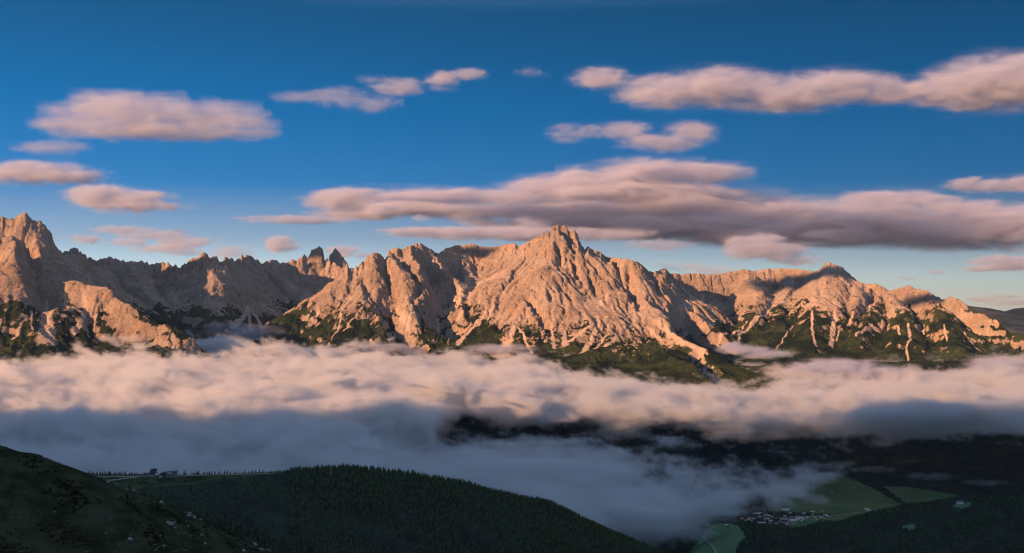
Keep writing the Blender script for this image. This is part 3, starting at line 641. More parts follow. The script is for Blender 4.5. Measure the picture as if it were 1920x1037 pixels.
if DO_FOREST:
    rs = np.random.RandomState(11)
    def scatter(y0, y1, sp):
        ys = np.arange(y0, y1, sp); out = []
        for yv in ys:
            xv = np.arange(-.52 * yv - 30, .52 * yv + 30, sp); out.append(np.stack([xv, np.full(len(xv), yv)], 1))
        P = np.concatenate(out); P += (rs.rand(*P.shape) - .5) * sp * 1.5; return P
    P = np.concatenate([scatter(1380, 3000, 5.6), scatter(3000, 4700, 7.2), scatter(4700, 7250, 12.0)])
    cl = bil(clear.astype(float), (P[:, 0] - VXS[0]) / 12, (P[:, 1] - VYS[0]) / 12)
    vil = (P[:, 1] > 5000) & (P[:, 1] < 6450) & (fbm(P[:, 0] / 160, P[:, 1] / 160, 3, 701) < .28)
    dens = fbm(P[:, 0] / 70, P[:, 1] / 70, 3, 711)
    ok = (cl < .35) & ~vil & (dens + rs.rand(len(P)) * .8 > -.1)
    P = P[ok]; z = vz(P[:, 0], P[:, 1])
    H = (9 + 6 * rs.rand(len(P)) ** 2 + 5 * fbm(P[:, 0] / 130, P[:, 1] / 130, 2, 721)) * np.where(rs.rand(len(P)) < .12, .55, 1)
    H *= np.where((CX + P[:, 0] / P[:, 1] * F < 545) & (P[:, 1] > 1900 ) & (P[:, 1] < 2300), .6, 1)
    # keep the ones in view of the slope the camera looks down
    pxx = CX + P[:, 0] / P[:, 1] * F; eltop = (z + H) / P[:, 1]
    vis = (pxx > -60) & (pxx < 1980) & (eltop > -.262)
    P, z, H = P[vis], z[vis], H[vis]; eltop = (z + H) / P[:, 1]
    occ = np.zeros(len(P), bool)
    for k in range(1, 60):
        t = k / 60; X_ = P[:, 0] * t; Y_ = P[:, 1] * t
        e = np.where(Y_ > 1310, (vz(X_, Y_) + 3) / np.maximum(Y_, 1), -9); occ |= e > eltop + .0012
    nb = np.arctan2(P[:, 0], P[:, 1])
    P, z, H = P[~occ], z[~occ], H[~occ]; eltop = (z + H) / P[:, 1]
    pxx = CX + P[:, 0] / P[:, 1] * F; pyy = HZ - eltop * F
    # behind the spur on the left?
    hidden = pyy > np.interp(pxx, [0, 60, 130, 180, 260, 340, 400, 450], [846, 868, 900, 930, 965, 1000, 1022, 1045]) + 14
    hidden &= pxx < 450
    P, z, H, pxx, pyy = P[~hidden], z[~hidden], H[~hidden], pxx[~hidden], pyy[~hidden]
    size = H / P[:, 1]
    # skyline trees of the near ridge count first, then the largest in view
    binx = (pxx / 7).astype(int); sky_t = np.zeros(len(P), bool)
    nr = P[:, 1] < 3000
    for bn in np.unique(binx[nr]):
        idx = np.where(nr & (binx == bn))[0]
        if len(idx): sky_t[idx[np.argmin(pyy[idx])]] = True
    order = np.argsort(-(size + sky_t * 1.0)); pick = np.zeros(len(P), bool); pick[order[:296]] = True
    print('trees', len(P), 'skyline', sky_t.sum())
    crowns = [crown_mesh(k, r=2.3 + .35 * k) for k in range(4)]; trunk = trunk_mesh()
    for i in np.where(pick)[0]:
        o = bpy.data.objects.new('conifer', None); link(o); o.location = (P[i, 0], P[i, 1], z[i] - .3); s_ = H[i] / 14.0
        o.scale = (s_ * (1 + .25 * rs.rand()),) * 2 + (s_,); o.rotation_euler = (0, 0, rs.rand() * 6.28); o.empty_display_size = .5
        c = obj('crown', crowns[i % 4], o); t_ = obj('trunk', trunk, o)
        if sky_t[i]: tag(o, 'dark conifer standing on the skyline of the wooded ridge before the fog', 'conifer', 'conifers along the ridge skyline')
        else: tag(o, 'dark conifer in the dense wood covering the near ridge slope', 'conifer', 'conifers of the near ridge wood')
    Q = ~pick; nearm = Q & (P[:, 1] < 3000); V1, T1 = bulk_trees(np.stack([P[nearm, 0], P[nearm, 1], z[nearm] - .5], 1), H[nearm], 1, 4, 7)
    farm = Q & (P[:, 1] >= 3000); V2, T2 = bulk_trees(np.stack([P[farm, 0], P[farm, 1], z[farm] - .5], 1), H[farm], 2, 3, 6)
    me = np_mesh('forest', np.concatenate([V1, V2]), tris=np.concatenate([T1, T2 + len(V1)]), mats=[M_fir], smooth=False)
    tag(obj('forest', me), 'dense dark conifer forest covering the ridge and lower valley slopes', kind='stuff')

# ------------------------------------------------------------------ buildings, pylons
class MB:
    def __init__(s): s.v = []; s.f = []
    def box(s, x0, x1, y0, y1, z0, z1, shear=0.0):
        """box; shear slides the top along x"""
        i = len(s.v); s.v += [(x, y, z0) for x, y in ((x0, y0), (x1, y0), (x1, y1), (x0, y1))] + [(x + shear, y, z1) for x, y in ((x0, y0), (x1, y0), (x1, y1), (x0, y1))]
        s.f += [(i, i + 3, i + 2, i + 1), (i + 4, i + 5, i + 6, i + 7)] + [(i + k, i + (k + 1) % 4, i + 4 + (k + 1) % 4, i + 4 + k) for k in range(4)]; return s
    def prism(s, prof_, y0, y1):
        """closed x-z outline carried from y0 to y1"""
        i = len(s.v); n = len(prof_); s.v += [(x, y0, z) for x, z in prof_] + [(x, y1, z) for x, z in prof_]
        s.f += [tuple(i + k for k in range(n)), tuple(i + n + n - 1 - k for k in range(n))] + [(i + k, i + n + k, i + n + (k + 1) % n, i + (k + 1) % n) for k in range(n)]; return s
    def tube(s, pts, r, n=8):
        for a, c in zip(pts[:-1], pts[1:]):
            a = Vector(a); c = Vector(c); d = (c - a).normalized(); u = d.orthogonal().normalized(); w = d.cross(u); i = len(s.v)
            r0, r1 = (r if isinstance(r, tuple) else (r, r))
            for p, q in ((a, r0), (c, r1)): s.v += [tuple(p + (u * math.cos(k / n * 6.283) + w * math.sin(k / n * 6.283)) * q) for k in range(n)]
            s.f += [(i + k, i + (k + 1) % n, i + n + (k + 1) % n, i + n + k) for k in range(n)] + [tuple(i + n - 1 - k for k in range(n)), tuple(i + n + k for k in range(n))]
        return s
    def mesh(s, name, m):
        me = bpy.data.meshes.new(name); me.from_pydata(s.v, [], s.f); me.materials.append(m); me.update(); return me
def plain(name, c, var=.25, scale=1.5, rough=.8, metal=0.0):
    m, t = mat(name); b = NB(t); pos = b.n('ShaderNodeTexCoord').outputs['Object']
    n = b.noise(pos, scale, 4, .6); c2 = tuple(k * (1 - var) for k in c)
    bs = b.n('ShaderNodeBsdfPrincipled'); b.set(bs.inputs['Base Color'], b.mix(b.ramp(n, .3, .7), rgb(*c2), rgb(*c)))
    bs.inputs['Roughness'].default_value = rough; bs.inputs['Metallic'].default_value = metal; b.out(bs.outputs[0]); return m
M_plaster = plain('plaster', (.80, .78, .74)); M_cream = plain('cream_plaster', (.62, .55, .44)); M_wood = plain('dark_timber', (.12, .075, .045)); M_tile = plain('brown_roof_tiles', (.16, .10, .08)); M_slate = plain('grey_roof', (.10, .10, .12))
M_pale_roof = plain('pale_sheet_roof', (.62, .62, .64)); M_steel = plain('galvanised_steel', (.62, .63, .65), rough=.45, metal=.3); M_glass = plain('window_glass', (.05, .06, .08), rough=.12); M_concrete = plain('concrete', (.20, .19, .18)); M_red = plain('timber_cladding', (.30, .16, .10))

def house_meshes(w, d, h, rise, mw, mr):
    wall = MB().prism([(-w / 2, -1.5), (w / 2, -1.5), (w / 2, h), (0, h + rise), (-w / 2, h)], -d / 2, d / 2).mesh('wall', mw)
    o_ = .8; k = rise / (w / 2); th = .35
    roof = MB()
    for sg in (-1, 1): roof.prism([(0, h + rise + .05), (sg * (w / 2 + o_), h - k * o_ + .05), (sg * (w / 2 + o_), h - k * o_ + th + .05), (0, h + rise + th + .05)][::sg], -d / 2 - o_, d / 2 + o_)
    roof.box(w * .15, w * .15 + .9, d * .1, d * .1 + .9, h + rise * .4, h + rise + 1.3)
    return wall, roof.mesh('roof', mr)
HM = [house_meshes(11, 14, 6.0, 3.0, M_plaster, M_tile), house_meshes(10, 12, 5.6, 2.8, M_cream, M_slate), house_meshes(13, 18, 6.5, 3.4, M_plaster, M_slate), house_meshes(12, 12, 5.0, 3.2, M_wood, M_pale_roof), house_meshes(14, 30, 5.5, 2.4, M_plaster, M_pale_roof)]
def house(x, y, k, rot, label, cat='house', group=None, name='house', s=1.0):
    o = bpy.data.objects.new(name, None); link(o); o.location = (x, y, float(vz(x, y)) + .1); o.rotation_euler = (0, 0, rot); o.scale = (s, s, s)
    tag(o, label, cat, group)
    for n_, me in zip(('wall', 'roof'), HM[k]): obj(n_, me, o)
    return o
rs = np.random.RandomState(5)
def cluster(n, poly, label, group, kinds=(0, 0, 1, 2, 3), smin=17):
    """houses inside a plan outline given by photo points on the ground"""
    W_ = [vhit(*p) for p in poly]; A = np.array(W_); lo = A.min(0); hi = A.max(0); got = []; tr = 0
    while len(got) < n and tr < 20000:
        tr += 1; x = lo[0] + rs.rand() * (hi[0] - lo[0]); y = lo[1] + rs.rand() * (hi[1] - lo[1])
        if not in_poly(np.array([x]), np.array([y]), W_)[0] or any((x - a) ** 2 + (y - c) ** 2 < smin ** 2 for a, c in got): continue
        got.append((x, y)); house(x, y, kinds[rs.randint(len(kinds))], rs.choice([.3, .3 + math.pi / 2]) + rs.randn() * .15, label, group=group, s=.85 + .35 * rs.rand())
cluster(46, [(1385,975),(1400,966),(1450,958),(1530,957),(1562,964),(1545,974),(1490,984),(1440,985)], 'small house in the valley village below the green meadow', 'houses of the valley village', smin=16)
cluster(34, [(1255,948),(1260,938),(1330,934),(1350,946),(1300,952)], 'small house of the far hamlet veiled by valley fog', 'houses of the hamlet in the fog', (2, 3, 4, 4), smin=19)
for (px_, py_, k, r_, lab) in [(1519,897,3,.3,'lone farmhouse near the top corner of the valley meadow'), (1602,915,0,1.2,'lone farmhouse on the right side of the valley meadow'), (1560,924,1,.6,'lone farmhouse in the middle of the valley meadow'),
      (1627,957,4,.2,'white farmhouse by the road at the meadow foot'), (1473,957,4,1.55,'long pale barn on the upper edge of the valley village'), (1441,929,2,.4,'lone house above the village at the fog edge'),
      (1500,974,4,1.4,'long pale hall in the middle of the village field'), (1487,977,4,1.5,'wide pale hall on the lower edge of the village'), (1363,988,3,.4,'hut beside the winding pale road in the lower clearing'), (1207,998,3,.9,'hut on the dark wooded knoll'), (1800,945,2,1.5,'long pale building in the small clearing of the right wood')]:
    x, y, z_ = vhit(px_, py_); house(x, y, k, r_, lab, s=1.25 if k == 4 else 1.0)

def on_crest(px, off=0):
    c = Cr(px, off); return c[0], c[1], float(vz(*c))
# mountain-top station: leaning lookout block on a glazed ground floor
x, y, z = on_crest(289, -14)
o = bpy.data.objects.new('lookout_building', None); link(o); o.location = (x, y, z); tag(o, 'dark leaning lookout building with a glazed ground floor on the grassy crest', 'building')
obj('ground_floor', MB().box(-7, 6, -5, 5, -2, 3.2).mesh('ground_floor', M_concrete), o)
for k in range(5): obj('window', MB().box(-6.2 + k * 2.4, -4.5 + k * 2.4, -5.08, -4.95, .9, 2.6).mesh('window', M_pale_roof), o)
obj('tower', MB().box(-5.5, 5, -4, 4, 3.2, 13.5, 5.0).mesh('tower', M_slate), o)
obj('roof', MB().box(-1.2, 10.4, -4.5, 4.5, 13.52, 14.1).mesh('roof', M_wood), o)
obj('railing', MB().tube([(-.8, -4.2, 15.0), (10, -4.2, 15.0), (10, 4.2, 15.0)], .08).tube([(-.8, -4.2, 14), (-.8, -4.2, 15)], .08).tube([(4.5, -4.2, 14), (4.5, -4.2, 15)], .08).tube([(10, -4.2, 14), (10, -4.2, 15)], .08).mesh('railing', M_steel), o)
x, y, z = on_crest(321, -16)
o = bpy.data.objects.new('lift_station', None); link(o); o.location = (x, y, z); tag(o, 'lift station under a long dark sweeping roof, open in the middle', 'building')
rf = MB(); top = [(-16, 5.6), (-13, 7.2), (-4, 8.6), (8, 9.8), (14, 10.0), (16, 8.8)]; rf.prism([(a, c - 1.3) for a, c in top] + [(a, c) for a, c in top[::-1]], -7, 7)
obj('roof', rf.mesh('roof', M_slate), o)
obj('machine_room', MB().box(-11, -5, -6, 6, -2, 7.0).mesh('machine_room', M_wood), o)
obj('control_room', MB().box(9, 14.5, -6, 6, -2, 8.4).mesh('control_room', M_concrete), o)
obj('platform', MB().box(-5, 9, -6, 6, -2, 3.4).mesh('platform', M_concrete), o)
for xx in (-1, 4.5): obj('post', MB().tube([(xx, 0, 3.4), (xx, 0, 8)], .35).mesh('post', M_steel), o)
x, y, z = on_crest(300, -16); o = house(x, y, 3, math.pi / 2 + .1, 'small timber hut between the lookout building and the lift station', 'hut', name='hut', s=.55)
x, y, z = on_crest(308, -22); o = house(x, y, 0, .2, 'small white kiosk below the lift station', 'kiosk', name='kiosk', s=.3)
def pylon(x, y, z, h, lab, arm=3.2):
    o = bpy.data.objects.new('lift_pylon', None); link(o); o.location = (x, y, z); o.rotation_euler = (0, 0, .5); tag(o, lab, 'pylon')
    obj('mast', MB().tube([(0, 0, -1), (0, 0, h)], (.45, .28), 10).mesh('mast', M_steel), o)
    obj('crossarm', MB().tube([(-arm, 0, h - .2), (0, 0, h + .5), (arm, 0, h - .2)], .22).mesh('crossarm', M_steel), o)
    for sg in (-1, 1):
        p = MB()
        for k in range(6): p.tube([(sg * arm - .15, -1.8 + k * .72, h - .75), (sg * arm + .15, -1.8 + k * .72, h - .75)], .28)
        p.box(sg * arm - .1, sg * arm + .1, -2.1, 2.1, h - .5, h - .3); obj('sheave_train', p.mesh('sheave_train', M_steel), o)
x, y, z = on_crest(361, -12); pylon(x, y, z, 13, 'lift pylon with crossarm right of the lift station')
x, y, z = on_crest(530, -14); pylon(x, y, z, 14, 'pale lift pylon where the grassy crest meets the wood', 1.2)
x, y, z = on_crest(626, -34); pylon(x, y, z, 20, 'pale lift pylon rising from the wood on the ridge top')
x, y, z = vhit(1229, 988); pylon(x, y, z, 22, 'tall pale lift pylon on the wooded valley knoll')
x, y, z = on_crest(443, -10); o = obj('sign_post', MB().tube([(0, 0, -1), (-.9, 0, 6)], .14).box(-1.9, .3, -.06, .06, 5.0, 6.2).mesh('sign_post', M_wood)); o.location = (x, y, z); tag(o, 'slender leaning post beside the crest track', 'post')
# grassy crest shrubs: small dark conifers in groups before and behind the station
pm = crown_mesh(9, h=7, r=2.0, tiers=8, n=8)
for k, px_ in enumerate([206, 212, 219, 232, 239, 245, 252, 258, 264, 270, 273, 277, 339, 345, 347, 368, 373, 379, 384, 391, 397, 402, 408, 414, 420, 427, 433, 439, 446, 452, 459, 466, 472, 479, 486, 493, 500, 506, 513, 520, 526]):
    x, y, z = on_crest(px_ + rs.randn(), -2 + rs.rand() * 12 if px_ > 340 else -14 + rs.rand() * 14); o = bpy.data.objects.new('young_conifer', None); link(o); s_ = (.6 + .6 * rs.rand()) * (1.15 if px_ > 340 else .75); o.location = (x, y, z - .3); o.scale = (s_, s_, s_); o.rotation_euler = (0, 0, rs.rand() * 6)
    obj('crown', pm, o)
    tag(o, 'short dark conifer along the grassy crest behind the pale track' if px_ > 340 else 'short dark conifer on the open crest left of the stations', 'conifer', 'short conifers on the grassy crest')

# ------------------------------------------------------------------ near spur: boulders, tufts
HXS = np.arange(-420, 160, 1.5); HYS = np.arange(150, 700, 1.5)
def hz(x, y): return bil(HZZ, (x - HXS[0]) / 1.5, (y - HYS[0]) / 1.5)
def boulder(seed):
    import bmesh
    bm = bmesh.new(); bmesh.ops.create_icosphere(bm, subdivisions=2, radius=1.0); q = np.random.RandomState(seed); ax = q.randn(9, 3)
    for v in bm.verts:
        c = np.array(v.co); d = 1.0
        for a in ax: d = min(d, (.62 + .2 * abs(a[0])) / max(1e-3, float(c @ (a / np.linalg.norm(a)))) if c @ a > 0 else 1.0)
        v.co = Vector(c * d) ; v.co.z *= .65
    me = bpy.data.meshes.new('boulder'); bm.to_mesh(me); bm.free(); me.materials.append(M_rock); return me
M_rock = simple_mat('lichened_rock', (.12, .12, .105), (.36, .355, .32), 1 / 2, 1.2, .3)
BM_ = [boulder(k) for k in range(5)]
rs = np.random.RandomState(21)
N = 160000; X = -420 + rs.rand(N) * 560; Y = 200 + rs.rand(N) * 330; Z = hz(X, Y)
pxx = CX + X / Y * F; pyy = HZ - Z / Y * F
den = sstep(.02, .40, fbm(X / 28, Y / 28, 4, 801) + .15 * fbm(X / 6, Y / 6, 2, 802)) * .9 + .03
zone = np.interp(pxx, [0, 150, 200, 260, 420, 470], [.05, .10, .4, .9, 1, .6]) * (.15 + .85 * sstep(2, 45, pyy - np.interp(pxx, [0, 60, 130, 180, 260, 340, 400, 450], [846, 868, 900, 930, 965, 1000, 1022, 1045])))
keep = (pxx > -20) & (pxx < 520) & (pyy < 1060) & (pyy > 840) & (rs.rand(N) < den * zone * 2.2)
X, Y, Z, pxx, pyy = X[keep], Y[keep], Z[keep], pxx[keep], pyy[keep]; S_ = .3 + 1.1 * rs.rand(len(X)) ** 6
order = np.argsort(-S_ / Y); print('boulders', len(order))
for i in order[:290]:
    o = obj('boulder', BM_[i % 5]); o.location = (X[i], Y[i], Z[i]); s_ = S_[i]; o.scale = (s_, s_ * (.7 + .5 * rs.rand()), s_); o.rotation_euler = (rs.randn() * .3, rs.randn() * .3, rs.rand() * 6)
    tag(o, 'pale boulder lying in the grass of the near left spur', 'boulder', 'boulders on the near grassy spur')
V = []; T = []; nb_ = 0
src = [(np.array([v.co[:] for v in m.vertices]), np.array([p.vertices[:] for p in m.polygons])) for m in BM_]
for i in order[290:9000]:
    v, f_ = src[i % 5]; a = rs.rand() * 6; c_, s__ = math.cos(a), math.sin(a); w = v * S_[i]; w = np.stack([w[:, 0] * c_ - w[:, 1] * s__, w[:, 0] * s__ + w[:, 1] * c_, w[:, 2]], 1) + (X[i], Y[i], Z[i])
    V.append(w); T.append(f_ + nb_); nb_ += len(w)
if V: tag(obj('rubble', np_mesh('rubble', np.concatenate(V), tris=np.concatenate(T), mats=[M_rock], smooth=False)), kind='stuff')
# grass tussocks and dwarf shrubs
N = 150000; X = -420 + rs.rand(N) * 560; Y = 200 + rs.rand(N) * 330; Z = hz(X, Y); pxx = CX + X / Y * F; pyy = HZ - Z / Y * F
keep = (pxx > -20) & (pxx < 520) & (pyy < 1060) & (pyy > 835) & (fbm(X / 14, Y / 14, 3, 811) + .3 > rs.rand(N) * .9)
X, Y, Z = X[keep], Y[keep], Z[keep]; n = len(X); shrub = fbm(X / 22, Y / 22, 3, 821) > .12; Hh = np.where(shrub, .5 + .7 * rs.rand(n), .25 + .3 * rs.rand(n)); Wd = np.where(shrub, .55, .3)
V = []; T = []; b0 = 0
for k in range(6):
    a = rs.rand(n) * 6.28; r0 = rs.rand(n) * Wd; bx = X + np.cos(a) * r0; by = Y + np.sin(a) * r0; wv = np.where(shrub, .35, .1)
    V += [np.stack([bx - wv * np.sin(a), by + wv * np.cos(a), Z - .05], 1), np.stack([bx + wv * np.sin(a), by - wv * np.cos(a), Z - .05], 1), np.stack([bx + np.cos(a) * .35, by + np.sin(a) * .35, Z + Hh * (.6 + .4 * rs.rand(n))], 1)]
    i = np.arange(n); T.append(np.stack([b0 + i, b0 + n + i, b0 + 2 * n + i], 1)); b0 += 3 * n
M_grass = simple_mat('alpine_grass', (.022, .032, .012), (.075, .078, .034), 1 / 12)
tag(obj('grass', np_mesh('grass', np.concatenate(V), tris=np.concatenate(T), mats=[M_grass], smooth=False)), kind='stuff')

# ------------------------------------------------------------------ far country
def far_hills(X, Y):
    h = -1500 + 0 * X
    q = ridge_field(X, Y, [([(1700,600,24000),(1760,578,24000),(1815,573,24500),(1850,577,24000),(1880,582,24000),(1925,577,24500),(2010,570,25000),(2200,575,26000)], [(0,0),(300,40),(1500,420),(3500,1100)]),
       ([(1780,596,21500),(1860,588,21500),(1900,590,21500),(2100,592,21500)], [(0,0),(300,60),(1500,460),(3500,1100)])])
    q += 90 * (ridged(X / 1800, Y / 1800, 5, 901) - .5)
    return np.maximum(h, q)
M_far = simple_mat('far_rock_and_wood', (.02, .03, .028), (.06, .065, .06), 1 / 700, 1 / 150, 40)
make_ground_grid('distant_hills', far_hills, np.arange(6500, 20001, 60.0), np.arange(17500, 30001, 60.0), M_far)
gm = MB(); gm.v = [(-90000, -90000, -1520), (90000, -90000, -1520), (90000, 120000, -1520), (-90000, 120000, -1520)]; gm.f = [(0, 1, 2, 3)]
tag(obj('ground', gm.mesh('ground', M_floor)), kind='structure')

# ------------------------------------------------------------------ clouds
def img_from(name, arr):
    """in-memory map (never a file): arr is ny x nx x 3"""
    ny, nx, _ = arr.shape
    im = bpy.data.images.new(name, nx, ny, alpha=False, float_buffer=True); im.colorspace_settings.name = 'Non-Color'
    px = np.ones((ny, nx, 4), np.float32); px[..., :3] = arr
    im.pixels.foreach_set(px.ravel()); im.update(); im.pack(); return im

def cloud_mat(name, col=(.95, .95, .96), aniso=.25, dens=1.0):
    m, t = mat(name); pv = t.nodes.new('ShaderNodeVolumePrincipled'); o = t.nodes.new('ShaderNodeOutputMaterial')
    pv.inputs['Color'].default_value = rgb(*col); pv.inputs['Density'].default_value = dens
    pv.inputs['Density Attribute'].default_value = 'density'; pv.inputs['Anisotropy'].default_value = aniso
    t.links.new(pv.outputs[0], o.inputs['Volume']); return m

def volume_obj(name, lo, hi, res, field, m):
    """a Volume object whose density grid comes from a node field; field(b, pos) returns the density socket"""
    v = bpy.data.volumes.new(name); o = obj(name, v); v.materials.append(m)
    c = [(a + b) / 2 for a, b in zip(lo, hi)]; o.location = c
    g = bpy.data.node_groups.new(name, 'GeometryNodeTree')
    g.interface.new_socket('Geometry', in_out='INPUT', socket_type='NodeSocketGeometry')
    g.interface.new_socket('Geometry', in_out='OUTPUT', socket_type='NodeSocketGeometry')
    b = NB(g); out = g.nodes.new('NodeGroupOutput')
    p = b.vm('ADD', g.nodes.new('GeometryNodeInputPosition').outputs[0], tuple(c))
    vc = g.nodes.new('GeometryNodeVolumeCube')
    b.set(vc.inputs['Density'], field(b, p)); vc.inputs['Background'].default_value = 0.0
    vc.inputs['Min'].default_value = tuple(l - k for l, k in zip(lo, c)); vc.inputs['Max'].default_value = tuple(h - k for h, k in zip(hi, c))
    for k, r in zip(('Resolution X', 'Resolution Y', 'Resolution Z'), res): vc.inputs[k].default_value = int(r)
    sm = g.nodes.new('GeometryNodeSetMaterial'); sm.inputs['Material'].default_value = m
    g.links.new(vc.outputs[0], sm.inputs[0]); g.links.new(sm.outputs[0], out.inputs[0])
    md = o.modifiers.new('cloud', 'NODES'); md.node_group = g
    return o

def idw(X, Y, pts, p=2.2, eps=200.0):
    num = 0; den = 0
    for x, y, v in pts:
        w = 1 / ((X - x) ** 2 + (Y - y) ** 2 + eps ** 2) ** (p / 2); num = num + w * v; den = den + w
    return num / den

def sea_map(X, Y):
    """(top, bottom) of the upper deck and of the lower bank, and their thinning"""
    def wp(px, py, D): q = Wp(px, py, D); return (q[0], q[1], q[2])
    top = idw(X, Y, [wp(0,645,8200), wp(250,640,8200), wp(440,628,8600), wp(600,650,9000), wp(800,650,9000), wp(950,668,8800), wp(1150,690,8600), wp(1300,715,8000),
                     wp(1450,740,7400), wp(1600,690,8800), wp(1750,690,9000), wp(1920,668,9200), wp(2100,668,9200),
                     wp(0,700,6000), wp(300,690,6000), wp(600,690,6200), wp(900,700,6000), wp(1150,730,5800), wp(1400,745,6000), wp(1700,735,6200), wp(1920,745,6000),
                     wp(0,760,4500), wp(300,765,4300), wp(700,765,4500), wp(1000,770,4600), wp(1300,785,4500), wp(1600,800,4500), wp(1920,830,4300),
                     wp(-100,850,2900), wp(300,860,2750), wp(600,850,2900), wp(800,845,3200)])
    wx = X + 220 * fbm(X / 900, Y / 900, 3, 301); wy = Y + 220 * fbm(X / 900, Y / 900, 3, 311)
    # billows, stretched along the drift (left to right, slightly away)
    a = -.42; u = wx * math.cos(a) + wy * math.sin(a); v = -wx * math.sin(a) + wy * math.cos(a)
    bil1 = fbm(u / 1300, v / 700, 5, 321, .55); bil2 = ridged(u / 560, v / 240, 5, 331, .55) - .5
    bil3 = fbm(u / 420, v / 190, 5, 351, .6); top = top + 125 * bil1 + 85 * bil2 + 75 * bil3 - 45 * sstep(5500, 8000, Y) - 15 - 85 * np.exp(-((X - 1450) / 650) ** 2 - ((Y - 7700) / 1100) ** 2)
    top = top + 26 * sstep(600, 1500, X) * sstep(5600, 4800, Y)
    # front edge of the upper deck: open below it on the right
    px = CX + X / Y * F + 170 * fbm(X / 420, Y / 420, 4, 361)
    yf = np.interp(px, [-300, 600, 800, 1000, 1300, 1600, 1920, 2400], [0, 2500, 4650, 4750, 4700, 4600, 4400, 4300]) + 260 * fbm(X / 500, Y / 500, 4, 341)
    edge = sstep(-250, 500, Y - yf)
    hole = idw(X, Y, [wp(1340,700,8700)[:2] + (1,), wp(1500,690,8300)[:2] + (.8,), wp(1720,700,8700)[:2] + (.6,)] + [wp(k, 690, 6500)[:2] + (-.3,) for k in (900, 1200, 1500, 1800)], 3)
    thick = (75 + 75 * sstep(4800, 6500, Y) + 110 * bil1) * edge + (edge - 1) * 400
    thick = np.where(px < 900, np.maximum(thick, thick + 350 * sstep(900, 600, px)), thick)
    return top, top - thick, bil1

def bank_map(X, Y):
    def wp(px, py, D): q = Wp(px, py, D); return (q[0], q[1], q[2])
    top = idw(X, Y, [wp(500,830,3300), wp(700,835,3400), wp(900,835,3800), wp(1100,850,4000), wp(1300,868,4200), wp(1500,885,4300), wp(1600,895,4300),
                     wp(950,890,3300), wp(1100,930,3400), wp(1200,940,3700), wp(1350,905,4000), wp(1480,905,4300), wp(1150,985,3250)], 2.5, 120)
    wx = X + 120 * fbm(X / 500, Y / 500, 3, 401); wy = Y + 120 * fbm(X / 500, Y / 500, 3, 411)
    a = -.15; u = wx * math.cos(a) + wy * math.sin(a); v = -wx * math.sin(a) + wy * math.cos(a)
    b1 = fbm(u / 800, v / 330, 5, 421, .58)
    b2 = ridged(u / 420, v / 120, 4, 431, .55) - .5; top = top - 22 + 75 * b1 + 45 * b2
    px = CX + X / Y * F
    # where the bank lies: outline in plan
    cx = np.interp(X, [-1400, -600, 200, 800, 1300, 1700], [3400, 3600, 3800, 4050, 4350, 4500]); hw = np.interp(X, [-1400, -600, 0, 500, 1000, 1350, 1600], [900, 900, 800, 600, 270, 20, -250])
    d = hw - np.abs(Y - cx) + 260 * b1
    thick = (170 - 85 * sstep(300, 900, X)) * sstep(-50, 450, d) - 60 * sstep(60, -100, d) - 300 * sstep(-60, -350, d) + 60 * b1 - 110 * np.exp(-((X - .165 * Y) / 170) ** 2) * sstep(3850, 4100, Y)
    return top, top - thick, b1

def deck(name, fn, lo, hi, vox, fade, m, dens, n3=150.0, ns=(460, 170, 160), fine=38.0):
    xs = np.arange(lo[0], hi[0], 14.0); ys = np.arange(lo[1], hi[1], 14.0); X, Y = np.meshgrid(xs, ys)
    t, bt, b1 = fn(X, Y)
    im = img_from(name + '_map', np.stack([t / 1000, bt / 1000, b1], -1))
    def field(b, p):
        sep = b.n('ShaderNodeSeparateXYZ', i0=p); x, y, z = sep.outputs
        uv = b.n('ShaderNodeCombineXYZ', i0=b.m('DIVIDE', b.m('SUBTRACT', x, lo[0]), len(xs) * 14.0), i1=b.m('DIVIDE', b.m('SUBTRACT', y, lo[1]), len(ys) * 14.0))
        it = b.t.nodes.new('GeometryNodeImageTexture'); it.inputs['Image'].default_value = im; it.extension = 'EXTEND'; b.set(it.inputs['Vector'], uv)
        sc = b.n('ShaderNodeSeparateXYZ', i0=it.outputs[0])
        top = b.m('MULTIPLY', sc.outputs[0], 1000); bot = b.m('MULTIPLY', sc.outputs[1], 1000)
        ca_, sa_ = math.cos(-.42), math.sin(-.42)
        rot = b.n('ShaderNodeCombineXYZ', i0=b.m('DIVIDE', b.m('ADD', b.m('MULTIPLY', x, ca_), b.m('MULTIPLY', y, sa_)), ns[0]), i1=b.m('DIVIDE', b.m('SUBTRACT', b.m('MULTIPLY', y, ca_), b.m('MULTIPLY', x, sa_)), ns[1]), i2=b.m('DIVIDE', z, ns[2]))
        nz = b.noise(rot, 1.0, 7, .68, .7)
        nf = b.noise(b.vm('MULTIPLY', rot, (3.4, 3.0, 2.8)), 1.0, 4, .65, 1.0)
        d = b.m('ADD', b.m('MULTIPLY', b.m('SUBTRACT', nz, .5), n3 * 4), b.m('MULTIPLY', b.m('SUBTRACT', nf, .5), fine * 4))
        dt = b.m('ADD', b.m('SUBTRACT', top, z), d); db = b.m('ADD', b.m('SUBTRACT', z, bot), d)
        dd = b.m('MULTIPLY', b.ramp(dt, 0, 50), b.ramp(db, 0, 55))
        for s_, e0, e1 in fade:
            dd = b.m('MULTIPLY', dd, b.n('ShaderNodeMapRange', i0={'x': x, 'y': y, 'z': z}[s_], i1=e0, i2=e1).outputs[0])
        return b.m('MULTIPLY', dd, dens)
    res = [round((h - l) / v) for l, h, v in zip(lo, hi, vox)]
    o = volume_obj(name, lo, hi, res, field, m); return o

